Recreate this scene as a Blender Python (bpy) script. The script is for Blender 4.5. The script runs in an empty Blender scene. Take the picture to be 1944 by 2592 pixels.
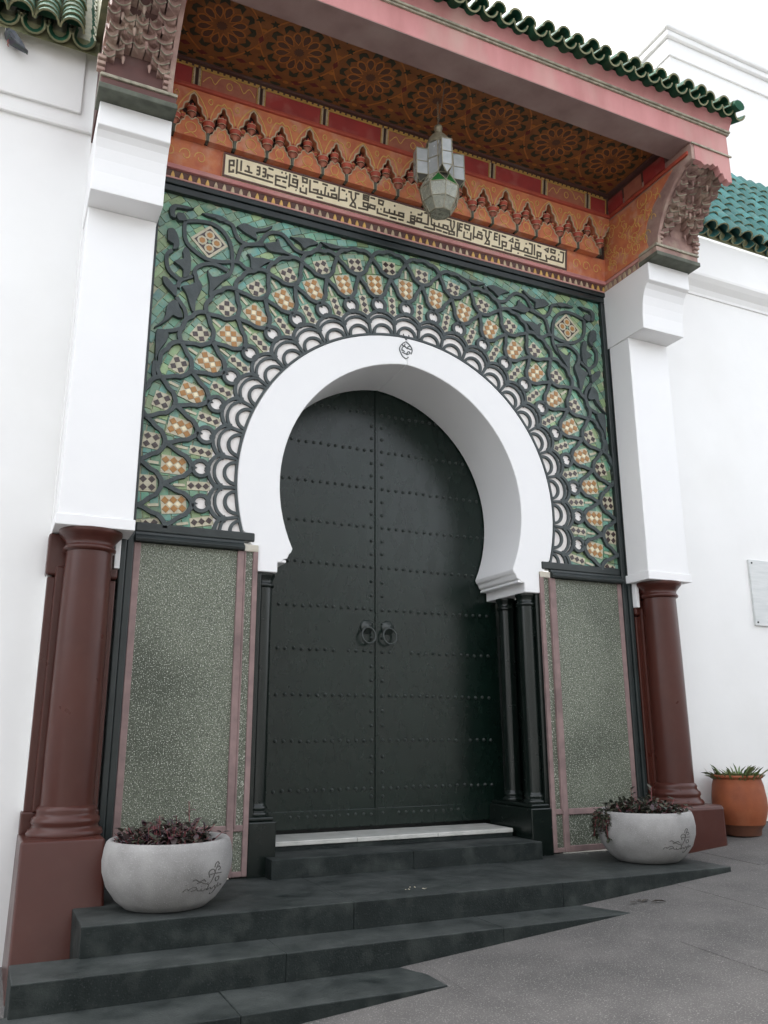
import bpy, bmesh, math, random
from mathutils import Matrix, Vector

U = 1.75            # metres per drawing unit (one unit = radius of the ring of white discs round the arch)
random.seed(7)
scene = bpy.context.scene
COL = scene.collection
rad = math.radians

# ---------------------------------------------------------------- camera
cd = bpy.data.cameras.new('camera')
cd.sensor_fit = 'HORIZONTAL'; cd.sensor_width = 36.0; cd.lens = 38.853
cd.clip_start = 0.05; cd.clip_end = 400
cam = bpy.data.objects.new('camera', cd); COL.objects.link(cam)
cam.matrix_world = (Matrix.Translation(Vector((-1.7265, -3.4336, -1.0805)) * U)
                    @ Matrix.Rotation(rad(-24.999), 4, 'Z') @ Matrix.Rotation(rad(90 + 14.804), 4, 'X')
                    @ Matrix.Rotation(rad(-0.183), 4, 'Z'))
scene.camera = cam

# ---------------------------------------------------------------- sky, sun, exposure
SUN_EL, SUN_AZ = 56.0, 210.0        # thin bright overcast, the sun high behind the building: the gate stands in open shade
w = bpy.data.worlds.new('World'); scene.world = w; w.use_nodes = True
nt = w.node_tree; nt.nodes.clear()
sky = nt.nodes.new('ShaderNodeTexSky'); sky.sky_type = 'NISHITA'; sky.sun_disc = False
sky.sun_elevation = rad(SUN_EL); sky.sun_rotation = rad(180 - SUN_AZ)
sky.air_density = 1.0; sky.dust_density = 5.0; sky.ozone_density = 1.0
hs = nt.nodes.new('ShaderNodeHueSaturation'); hs.inputs['Saturation'].default_value = 0.22
bg = nt.nodes.new('ShaderNodeBackground'); bg.inputs['Strength'].default_value = 0.15
ow = nt.nodes.new('ShaderNodeOutputWorld')
nt.links.new(sky.outputs[0], hs.inputs['Color']); nt.links.new(hs.outputs[0], bg.inputs['Color']); nt.links.new(bg.outputs[0], ow.inputs[0])
sl = bpy.data.lights.new('sun', 'SUN'); sl.energy = 0.6; sl.angle = rad(50); sl.color = (1.0, 0.97, 0.93)
sun = bpy.data.objects.new('sun', sl); COL.objects.link(sun)
sdir = Vector((math.sin(rad(SUN_AZ)) * math.cos(rad(SUN_EL)), -math.cos(rad(SUN_AZ)) * math.cos(rad(SUN_EL)), math.sin(rad(SUN_EL))))
sun.rotation_euler = sdir.to_track_quat('Z', 'Y').to_euler()
scene.view_settings.view_transform = 'Standard'; scene.view_settings.look = 'None'
scene.view_settings.gamma = 1; scene.view_settings.use_curve_mapping = False
scene.view_settings.exposure = 2.3
scene.render.engine = 'CYCLES'
scene.cycles.use_denoising = True
scene.cycles.max_bounces = 6

# ---------------------------------------------------------------- materials
MAT = {}
def mat(name, col, rough=0.6, col2=None, scale=6.0, amount=0.35, bump=0.0, bscale=40.0, metal=0.0, spec=0.5,
        speck=None, speckscale=120.0, speckamt=0.12, dirt=None, dirtscale=1.6, dirtamt=0.45, attr=False, coat=0.0, stretch=None, up_tone=None, dlo=0.5, dhi=0.75):
    m = bpy.data.materials.new(name); m.use_nodes = True
    n = m.node_tree.nodes; L = m.node_tree.links
    p = n['Principled BSDF']
    p.inputs['Roughness'].default_value = rough; p.inputs['Metallic'].default_value = metal
    p.inputs['Specular IOR Level'].default_value = spec; p.inputs['Coat Weight'].default_value = coat
    g = n.new('ShaderNodeNewGeometry'); pos = g.outputs['Position']
    if stretch:
        mp = n.new('ShaderNodeMapping'); mp.inputs['Scale'].default_value = stretch; L.new(pos, mp.inputs['Vector']); pos = mp.outputs[0]
    def noise(sc, det=4.0, src=pos):
        t = n.new('ShaderNodeTexNoise'); t.inputs['Scale'].default_value = sc; t.inputs['Detail'].default_value = det
        L.new(src, t.inputs['Vector']); return t.outputs['Fac']
    def ramp(fac, a, b):
        r = n.new('ShaderNodeMapRange'); r.inputs['From Min'].default_value = a; r.inputs['From Max'].default_value = b
        L.new(fac, r.inputs['Value']); return r.outputs[0]
    def mix(fac, a, b, mode='MIX'):
        x = n.new('ShaderNodeMix'); x.data_type = 'RGBA'; x.blend_type = mode; x.clamp_factor = True
        if hasattr(fac, 'links'): L.new(fac, x.inputs[0])
        else: x.inputs[0].default_value = fac
        for v, i in ((a, 6), (b, 7)):
            if hasattr(v, 'links'): L.new(v, x.inputs[i])
            else: x.inputs[i].default_value = (*v, 1)
        return x.outputs[2]
    c = col
    if attr:
        at = n.new('ShaderNodeAttribute'); at.attribute_name = 'tint'; c = mix(1.0, col, at.outputs['Color'], 'MULTIPLY')
    if col2 is not None:
        f = n.new('ShaderNodeMath'); f.operation = 'MULTIPLY'; L.new(ramp(noise(scale), 0.35, 0.68), f.inputs[0]); f.inputs[1].default_value = amount * 2
        c = mix(f.outputs[0], c, col2)
    if dirt is not None:
        f = n.new('ShaderNodeMath'); f.operation = 'MULTIPLY'; L.new(ramp(noise(dirtscale, 8.0), dlo, dhi), f.inputs[0]); f.inputs[1].default_value = dirtamt
        c = mix(f.outputs[0], c, dirt)
    if up_tone is not None:      # paler tone on upward faces, sets treads apart from risers, broken by noise
        sx_ = n.new('ShaderNodeSeparateXYZ'); L.new(g.outputs['True Normal'], sx_.inputs[0])
        f = n.new('ShaderNodeMath'); f.operation = 'MULTIPLY'; L.new(ramp(sx_.outputs['Z'], 0.6, 0.95), f.inputs[0]); L.new(ramp(noise(3.5, 8.0), 0.25, 0.75), f.inputs[1])
        c = mix(f.outputs[0], c, up_tone)
    if speck is not None:
        f = ramp(noise(speckscale, 2.0), 0.62 - speckamt, 0.66 - speckamt + 0.02)
        c = mix(f, c, speck)
    if hasattr(c, 'links'): L.new(c, p.inputs['Base Color'])
    else: p.inputs['Base Color'].default_value = (*c, 1)
    rn = n.new('ShaderNodeMapRange'); rn.inputs['To Min'].default_value = max(0.03, rough - 0.09); rn.inputs['To Max'].default_value = min(1, rough + 0.12)
    L.new(noise(scale * 1.7 + 3), rn.inputs['Value']); L.new(rn.outputs[0], p.inputs['Roughness'])
    if bump:
        b = n.new('ShaderNodeBump'); b.inputs['Strength'].default_value = min(1.0, bump); b.inputs['Distance'].default_value = 0.004
        L.new(noise(bscale, 5.0), b.inputs['Height']); L.new(b.outputs[0], p.inputs['Normal'])
    MAT[name] = m
    return m

mat('white_paint', (0.80, 0.80, 0.79), 0.65, (0.77, 0.77, 0.76), 2.2, 0.3, 0.35, 9, dirt=(0.66, 0.65, 0.61), dirtscale=0.9, dirtamt=0.22)
mat('white_gloss', (0.80, 0.80, 0.80), 0.55, (0.78, 0.78, 0.785), 3.0, 0.3, 0.08, 30)
mat('house_plaster', (0.40, 0.405, 0.40), 0.85, (0.34, 0.345, 0.34), 2, 0.4, 0.2, 20)
mat('old_plaster', (0.60, 0.57, 0.50), 0.8, (0.40, 0.36, 0.28), 9, 0.4, 0.3, 30)
mat('relief_grey', (0.052, 0.066, 0.068), 0.55, (0.030, 0.040, 0.041), 18, 0.45, 0.5, 70, dirt=(0.085, 0.10, 0.095), dirtscale=9, dirtamt=0.4)
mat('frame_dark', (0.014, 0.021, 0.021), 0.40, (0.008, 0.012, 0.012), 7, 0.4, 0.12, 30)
mat('mortar', (0.50, 0.49, 0.36), 0.9, (0.34, 0.35, 0.24), 20, 0.4, 0.3, 60)
mat('green_glaze', (0.142, 0.278, 0.205), 0.28, (0.25, 0.30, 0.17), 22, 0.24, 0.35, 36, attr=True, dirt=(0.34, 0.34, 0.21), dirtscale=8, dirtamt=0.5, spec=0.45)
mat('cream_tile', (0.50, 0.46, 0.34), 0.3, (0.38, 0.34, 0.23), 22, 0.35, 0.15, 50)
mat('ochre_tile', (0.36, 0.165, 0.032), 0.3, (0.27, 0.13, 0.035), 30, 0.4, 0.15, 50)
mat('brown_tile', (0.030, 0.020, 0.020), 0.25, (0.065, 0.035, 0.03), 30, 0.35, 0.1, 50)
mat('white_tile', (0.80, 0.77, 0.75), 0.45, (0.72, 0.67, 0.62), 25, 0.3, 0.15, 40)
mat('door_green', (0.0042, 0.0125, 0.0090), 0.25, (0.0030, 0.0086, 0.0064), 5, 0.4, 0.14, 150, dirt=(0.0070, 0.0165, 0.0125), dirtscale=3, dirtamt=0.5, stretch=(1, 1, 0.5), spec=0.40)
mat('iron', (0.028, 0.036, 0.033), 0.30, (0.016, 0.021, 0.019), 20, 0.4, 0.1, 90)
mat('jamb_green', (0.0060, 0.0105, 0.0086), 0.22, (0.004, 0.007, 0.006), 8, 0.3, 0.05, 40, spec=0.42)
mat('terrazzo', (0.170, 0.188, 0.140), 0.55, (0.056, 0.066, 0.046), 95, 0.5, 0.5, 140, speck=(0.52, 0.54, 0.47), speckscale=125, speckamt=0.035, dirt=(0.042, 0.052, 0.034), dirtscale=0.9, dirtamt=0.85, dlo=0.46, dhi=0.66)
mat('pink_stone', (0.27, 0.185, 0.175), 0.75, (0.19, 0.13, 0.125), 12, 0.4, 0.35, 90, dirt=(0.10, 0.068, 0.068), dirtscale=2.2, dirtamt=0.8)
mat('red_brown', (0.064, 0.0175, 0.0120), 0.30, (0.048, 0.0135, 0.010), 2.0, 0.35, 0.08, 60, spec=0.36, dirt=(0.085, 0.034, 0.026), dirtscale=9, dirtamt=0.25)
mat('black_stone', (0.0052, 0.0092, 0.0088), 0.58, (0.014, 0.020, 0.019), 7, 0.45, 0.55, 110, dirt=(0.060, 0.070, 0.064), dirtscale=6.5, dirtamt=0.55, up_tone=(0.056, 0.062, 0.060), spec=0.3, speck=(0.026, 0.031, 0.030), speckscale=95, speckamt=0.0)
mat('marble', (0.52, 0.52, 0.49), 0.35, (0.36, 0.37, 0.34), 8, 0.4, 0.1, 40)
mat('paving', (0.105, 0.099, 0.094), 0.85, (0.076, 0.072, 0.069), 3.5, 0.45, 0.7, 110, speck=(0.19, 0.18, 0.17), speckscale=130, speckamt=0.03, dirt=(0.054, 0.053, 0.050), dirtscale=1.7, dirtamt=0.7)
mat('joint', (0.050, 0.047, 0.042), 0.95, (0.035, 0.04, 0.028), 8, 0.4)
mat('pot_grey', (0.300, 0.294, 0.286), 0.65, (0.20, 0.195, 0.19), 7, 0.4, 0.35, 120, dirt=(0.155, 0.15, 0.145), dirtscale=4, dirtamt=0.55, speck=(0.33, 0.325, 0.32), speckscale=160, speckamt=0.02)
mat('engraved', (0.085, 0.08, 0.075), 0.8)
mat('terracotta', (0.25, 0.065, 0.020), 0.7, (0.18, 0.043, 0.014), 8, 0.4, 0.25, 70, dirt=(0.30, 0.11, 0.05), dirtscale=6, dirtamt=0.5)
mat('terracotta_dark', (0.12, 0.042, 0.02), 0.7, (0.08, 0.03, 0.018), 10, 0.4, 0.25, 70)
mat('soil', (0.030, 0.022, 0.016), 0.95, (0.05, 0.035, 0.025), 30, 0.4, 0.6, 70)
mat('leaf_purple', (0.050, 0.022, 0.032), 0.45, (0.045, 0.055, 0.028), 9, 0.45, attr=True)
mat('leaf_dark', (0.036, 0.046, 0.026), 0.55, (0.040, 0.028, 0.024), 9, 0.35, attr=True)
mat('leaf_green', (0.105, 0.17, 0.055), 0.5, (0.16, 0.16, 0.09), 9, 0.4, attr=True)
mat('stem_red', (0.16, 0.035, 0.04), 0.6)
mat('dry_leaf', (0.035, 0.028, 0.02), 0.8)
mat('roof_glaze', (0.022, 0.090, 0.052), 0.72, (0.014, 0.055, 0.034), 12, 0.4, 0.2, 50, attr=True, dirt=(0.055, 0.07, 0.036), dirtscale=7, dirtamt=0.6, spec=0.10)
mat('roof_teal', (0.046, 0.145, 0.130), 0.66, (0.032, 0.108, 0.098), 12, 0.4, 0.2, 50, attr=True, dirt=(0.11, 0.15, 0.125), dirtscale=7, dirtamt=0.5, spec=0.15)
mat('roof_body', (0.20, 0.19, 0.10), 0.7, (0.10, 0.12, 0.06), 14, 0.4, 0.3, 60)
mat('wood_pink', (0.50, 0.215, 0.208), 0.65, (0.40, 0.16, 0.152), 5, 0.45, 0.15, 40, dirt=(0.44, 0.30, 0.25), dirtscale=3, dirtamt=0.6, stretch=(1, 1, 0.35))
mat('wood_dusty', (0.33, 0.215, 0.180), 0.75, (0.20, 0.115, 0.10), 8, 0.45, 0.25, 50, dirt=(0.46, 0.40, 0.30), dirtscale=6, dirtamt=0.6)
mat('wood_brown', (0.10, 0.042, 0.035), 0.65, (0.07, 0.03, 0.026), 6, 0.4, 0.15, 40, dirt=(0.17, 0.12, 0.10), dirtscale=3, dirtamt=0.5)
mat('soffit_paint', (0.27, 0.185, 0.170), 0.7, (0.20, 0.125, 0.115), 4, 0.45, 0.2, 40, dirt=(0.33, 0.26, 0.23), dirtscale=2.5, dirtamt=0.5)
mat('bead_grey', (0.36, 0.33, 0.25), 0.6, (0.16, 0.15, 0.11), 18, 0.45, 0.2, 60)
mat('verdigris', (0.105, 0.115, 0.088), 0.75, (0.06, 0.065, 0.05), 12, 0.45, 0.3, 50)
mat('red_panel', (0.34, 0.038, 0.034), 0.55, (0.25, 0.030, 0.030), 5, 0.4, 0.1, 40, dirt=(0.42, 0.17, 0.13), dirtscale=6, dirtamt=0.65)
mat('ornate_panel', (0.40, 0.15, 0.09), 0.6, (0.32, 0.10, 0.07), 14, 0.45, 0.15, 50)
mat('frieze_orange', (0.56, 0.195, 0.080), 0.65, (0.46, 0.125, 0.064), 11, 0.5, 0.2, 60, dirt=(0.58, 0.37, 0.27), dirtscale=8, dirtamt=0.65)
mat('frieze_red', (0.44, 0.080, 0.045), 0.55, (0.32, 0.055, 0.034), 9, 0.4, 0.1, 50)
mat('frieze_dark', (0.035, 0.014, 0.010), 0.7)
mat('frieze_pink', (0.52, 0.28, 0.25), 0.6, (0.42, 0.20, 0.17), 9, 0.4, 0.1, 50)
mat('gilt', (0.62, 0.39, 0.11), 0.5, (0.50, 0.29, 0.08), 30, 0.4)
mat('gilt_pale', (0.52, 0.42, 0.28), 0.6, (0.36, 0.28, 0.18), 30, 0.45)
mat('ivory', (0.80, 0.71, 0.50), 0.6, (0.72, 0.62, 0.42), 12, 0.4, 0.1, 50)
mat('ink', (0.065, 0.058, 0.042), 0.7, (0.14, 0.10, 0.07), 40, 0.3)
mat('ceil_wood', (0.22, 0.085, 0.024), 0.55, (0.16, 0.058, 0.018), 12, 0.4, 0.15, 50)
mat('ceil_line', (0.40, 0.150, 0.030), 0.5, (0.30, 0.105, 0.022), 14, 0.4)
mat('ceil_petal', (0.085, 0.040, 0.026), 0.6)
mat('ceil_leaf', (0.024, 0.028, 0.016), 0.6)
mat('ceil_red', (0.120, 0.018, 0.018), 0.6)
mat('brass', (0.30, 0.27, 0.19), 0.45, (0.20, 0.18, 0.13), 40, 0.4, metal=0.4)
mat('glass_pale', (0.58, 0.60, 0.60), 0.22, (0.46, 0.49, 0.48), 14, 0.4, 0.3, 40)
mat('glass_dim', (0.44, 0.45, 0.37), 0.25, (0.34, 0.35, 0.28), 14, 0.4, 0.3, 40)
mat('glass_green', (0.03, 0.20, 0.05), 0.2)
mat('glass_dark', (0.05, 0.05, 0.04), 0.2)
for k in ('glass_pale', 'glass_dim', 'glass_green'):
    MAT[k].node_tree.nodes['Principled BSDF'].inputs['Transmission Weight'].default_value = 0.5
mat('cable', (0.12, 0.10, 0.08), 0.6)
mat('patch_stone', (0.66, 0.675, 0.67), 0.7, (0.56, 0.585, 0.58), 10, 0.45, 0.4, 26, stretch=(0.3, 1, 2.5))
mat('pigeon_grey', (0.055, 0.065, 0.085), 0.6, (0.13, 0.14, 0.15), 30, 0.4)
mat('pigeon_green', (0.035, 0.060, 0.045), 0.45, (0.06, 0.04, 0.07), 30, 0.4)
mat('pigeon_pink', (0.35, 0.10, 0.08), 0.6)

# ---------------------------------------------------------------- mesh builder (drawing units in, metres out)
ORG = {}
def vorg(o): return ORG.get(o.name if o else None, (0.0, 0.0, 0.0))

class B:
    def __init__(s): s.v = []; s.f = []; s.m = []; s.t = []; s.sm = []
    def add(s, vs, fs, mi=0, tint=None, smooth=False):
        o = len(s.v); s.v += [tuple(p) for p in vs]
        for f in fs:
            s.f.append([i + o for i in f]); s.m.append(mi); s.t.append(tint or (1, 1, 1)); s.sm.append(smooth)
        return s
    def box(s, x0, x1, y0, y1, z0, z1, mi=0, tint=None):
        vs = [(x, y, z) for x in (x0, x1) for y in (y0, y1) for z in (z0, z1)]
        return s.add(vs, [(0, 1, 3, 2), (4, 6, 7, 5), (0, 4, 5, 1), (2, 3, 7, 6), (0, 2, 6, 4), (1, 5, 7, 3)], mi, tint)
    def prism(s, poly, y0, y1, mi=0, inset=0.0, tint=None, ax='y'):
        """2-D polygon (a,b) swept along the third axis; y1 is the front. inset shrinks the front outline."""
        n = len(poly); fr = poly
        if inset:
            fr = offset_poly(poly, -inset)
        mk = {'y': lambda p, d: (p[0], d, p[1]), 'x': lambda p, d: (d, p[0], p[1]), 'z': lambda p, d: (p[0], p[1], d)}[ax]
        vs = [mk(p, y0) for p in poly] + [mk(p, y1) for p in fr]
        fs = [tuple(range(n)), tuple(range(2 * n - 1, n - 1, -1))] + [(i, i + n, (i + 1) % n + n, (i + 1) % n) for i in range(n)]
        return s.add(vs, fs, mi, tint)
    def strip(s, pts, w, y0, y1, mi=0, closed=False, top=0.90, cap=True):
        """strap of trapezoid section following a 2-D path in the x-z plane"""
        n = len(pts); L = []
        for i in range(n):
            p = pts[i]
            a = pts[(i - 1) % n] if (closed or i > 0) else None
            b = pts[(i + 1) % n] if (closed or i < n - 1) else None
            t1 = (p[0] - a[0], p[1] - a[1]) if a else (b[0] - p[0], b[1] - p[1])
            t2 = (b[0] - p[0], b[1] - p[1]) if b else t1
            l1 = math.hypot(*t1) or 1e-9; l2 = math.hypot(*t2) or 1e-9
            t1 = (t1[0] / l1, t1[1] / l1); t2 = (t2[0] / l2, t2[1] / l2)
            tx, tz = t1[0] + t2[0], t1[1] + t2[1]; d = math.hypot(tx, tz)
            if d < 1e-6: tx, tz, d = t1[0], t1[1], 1.0
            tx, tz = tx / d, tz / d; mi_ = 1 / max(0.6, tx * t1[0] + tz * t1[1])
            L.append((-tz * mi_, tx * mi_))
        ws = w if isinstance(w, (list, tuple)) else [w] * n
        vs = []
        for (x, z), (nx, nz), ww in zip(pts, L, ws):
            h = ww / 2
            vs += [(x + nx * h, y0, z + nz * h), (x + nx * h * top, y1, z + nz * h * top), (x - nx * h * top, y1, z - nz * h * top), (x - nx * h, y0, z - nz * h)]
        fs = []
        for i in range(n if closed else n - 1):
            a, b = 4 * i, 4 * ((i + 1) % n)
            fs += [(a, a + 1, b + 1, b), (a + 1, a + 2, b + 2, b + 1), (a + 2, a + 3, b + 3, b + 2)]
        if not closed and cap:
            fs += [(0, 3, 2, 1), (4 * n - 4, 4 * n - 3, 4 * n - 2, 4 * n - 1)]
        return s.add(vs, fs, mi)
    def lathe(s, prof, c, seg=32, mi=0, a0=0.0, a1=360.0, smooth=True, closed_top=False, tint=None):
        full = abs(a1 - a0) >= 359.9
        m = seg if full else seg + 1
        vs = []
        for r, z in prof:
            for k in range(m):
                a = rad(a0 + (a1 - a0) * k / seg)
                vs.append((c[0] + r * math.cos(a), c[1] + r * math.sin(a), c[2] + z))
        fs = []
        for i in range(len(prof) - 1):
            for k in range(seg):
                k2 = (k + 1) % m
                fs.append((i * m + k, i * m + k2, (i + 1) * m + k2, (i + 1) * m + k))
        s.add(vs, fs, mi, tint, smooth)
        if full and prof[0][0] > 1e-6: s.add(vs[:m], [tuple(range(m - 1, -1, -1))], mi, tint)
        if full and closed_top and prof[-1][0] > 1e-6: s.add(vs[-m:], [tuple(range(m))], mi, tint)
        return s
    def tube(s, path, r, seg=8, mi=0, closed=False):
        P = [Vector(p) for p in path]; n = len(P); vs = []; up = None
        for i in range(n):
            a = P[(i - 1) % n] if (closed or i) else P[i]
            b = P[(i + 1) % n] if (closed or i < n - 1) else P[i]
            t = (b - a).normalized()
            if up is None: up = t.orthogonal().normalized()
            up = (up - t * up.dot(t)).normalized(); q = t.cross(up)
            rr = r[i] if isinstance(r, (list, tuple)) else r
            for k in range(seg):
                an = 2 * math.pi * k / seg
                vs.append(tuple(P[i] + (up * math.cos(an) + q * math.sin(an)) * rr))
        fs = []
        for i in range(n if closed else n - 1):
            j = (i + 1) % n
            for k in range(seg): fs.append((i * seg + k, i * seg + (k + 1) % seg, j * seg + (k + 1) % seg, j * seg + k))
        if not closed: fs += [tuple(range(seg - 1, -1, -1)), tuple(range((n - 1) * seg, n * seg))]
        return s.add(vs, fs, mi, None, True)
    def xf(s, fn): s.v = [fn(p) for p in s.v]; return s
    def mesh(s, name, mats, org=(0, 0, 0)):
        me = bpy.data.meshes.new(name)
        me.from_pydata([((x - org[0]) * U, (y - org[1]) * U, (z - org[2]) * U) for x, y, z in s.v], [], s.f)
        for k in ([mats] if isinstance(mats, str) else mats): me.materials.append(MAT[k])
        me.polygons.foreach_set('material_index', s.m); me.polygons.foreach_set('use_smooth', s.sm)
        if any(t != (1, 1, 1) for t in s.t) or any(('glaze' in k or 'leaf' in k or 'teal' in k) for k in ([mats] if isinstance(mats, str) else mats)):
            at = me.attributes.new('tint', 'FLOAT_COLOR', 'FACE')
            at.data.foreach_set('color', [c for t in s.t for c in (*t, 1.0)])
        bm = bmesh.new(); bm.from_mesh(me); bmesh.ops.recalc_face_normals(bm, faces=bm.faces); bm.to_mesh(me); bm.free()
        me.update()
        return me
    def build(s, name, mats, parent=None, bevel=0.0, seg=2, org=None):
        """one mesh object; a child of PARENT when given"""
        og = vorg(parent) if parent else (org or (0, 0, 0))
        o = bpy.data.objects.new(name, s.mesh(name, mats, og)); COL.objects.link(o)
        if parent: o.parent = parent
        else: o.location = Vector(og) * U
        ORG[o.name] = og
        if bevel:
            md = o.modifiers.new('bevel', 'BEVEL'); md.width = bevel * U; md.segments = seg; md.limit_method = 'ANGLE'; md.angle_limit = rad(40)
            md.harden_normals = False
        return o

def offset_poly(poly, d):
    n = len(poly); out = []
    ar = sum(poly[i][0] * poly[(i + 1) % n][1] - poly[(i + 1) % n][0] * poly[i][1] for i in range(n))
    sg = 1 if ar > 0 else -1
    for i in range(n):
        a, b, c = poly[i - 1], poly[i], poly[(i + 1) % n]
        e1 = (b[0] - a[0], b[1] - a[1]); e2 = (c[0] - b[0], c[1] - b[1])
        l1 = math.hypot(*e1) or 1e-9; l2 = math.hypot(*e2) or 1e-9
        nx = (e1[1] / l1 + e2[1] / l2) * sg; nz = (-e1[0] / l1 - e2[0] / l2) * sg
        l = math.hypot(nx, nz) or 1e-9
        out.append((b[0] + nx / l * d, b[1] + nz / l * d))
    return out

def smooth_path(pts, sub=4):
    out = []; n = len(pts)
    for i in range(n - 1):
        p0, p1, p2, p3 = pts[max(i - 1, 0)], pts[i], pts[i + 1], pts[min(i + 2, n - 1)]
        for k in range(sub):
            t = k / sub
            out.append(tuple(0.5 * ((2 * p1[d]) + (-p0[d] + p2[d]) * t + (2 * p0[d] - 5 * p1[d] + 4 * p2[d] - p3[d]) * t * t + (-p0[d] + 3 * p1[d] - 3 * p2[d] + p3[d]) * t ** 3) for d in range(len(p1))))
    out.append(tuple(pts[-1])); return out

def tag(o, label=None, cat=None, group=None, kind=None):
    if label: o['label'] = label
    if cat: o['category'] = cat
    if group: o['group'] = group
    if kind: o['kind'] = kind
    return o
def thing(name, label, cat, org, group=None):
    o = bpy.data.objects.new(name, None); COL.objects.link(o); o.empty_display_size = 0.1
    o.location = Vector(org) * U; ORG[o.name] = tuple(org)
    return tag(o, label, cat, group, 'thing')
def place(name, me, parent, p, rot=(0, 0, 0), sc=(1, 1, 1)):
    """an object that shares mesh ME (built round its own origin), a child of PARENT, at drawing point P"""
    o = bpy.data.objects.new(name, me); COL.objects.link(o); o.parent = parent
    g = vorg(parent); o.location = Vector((p[0] - g[0], p[1] - g[1], p[2] - g[2])) * U
    o.rotation_euler = rot; o.scale = sc; ORG[o.name] = g
    return o
def arc(cx, cz, r, a0, a1, n):
    """points of an arc; angles in degrees from straight up, clockwise"""
    return [(cx + r * math.sin(rad(a0 + (a1 - a0) * i / n)), cz + r * math.cos(rad(a0 + (a1 - a0) * i / n))) for i in range(n + 1)]
def ground_z(x, y): return -1.7385 + 0.0825 * x + 0.035 * y
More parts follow.
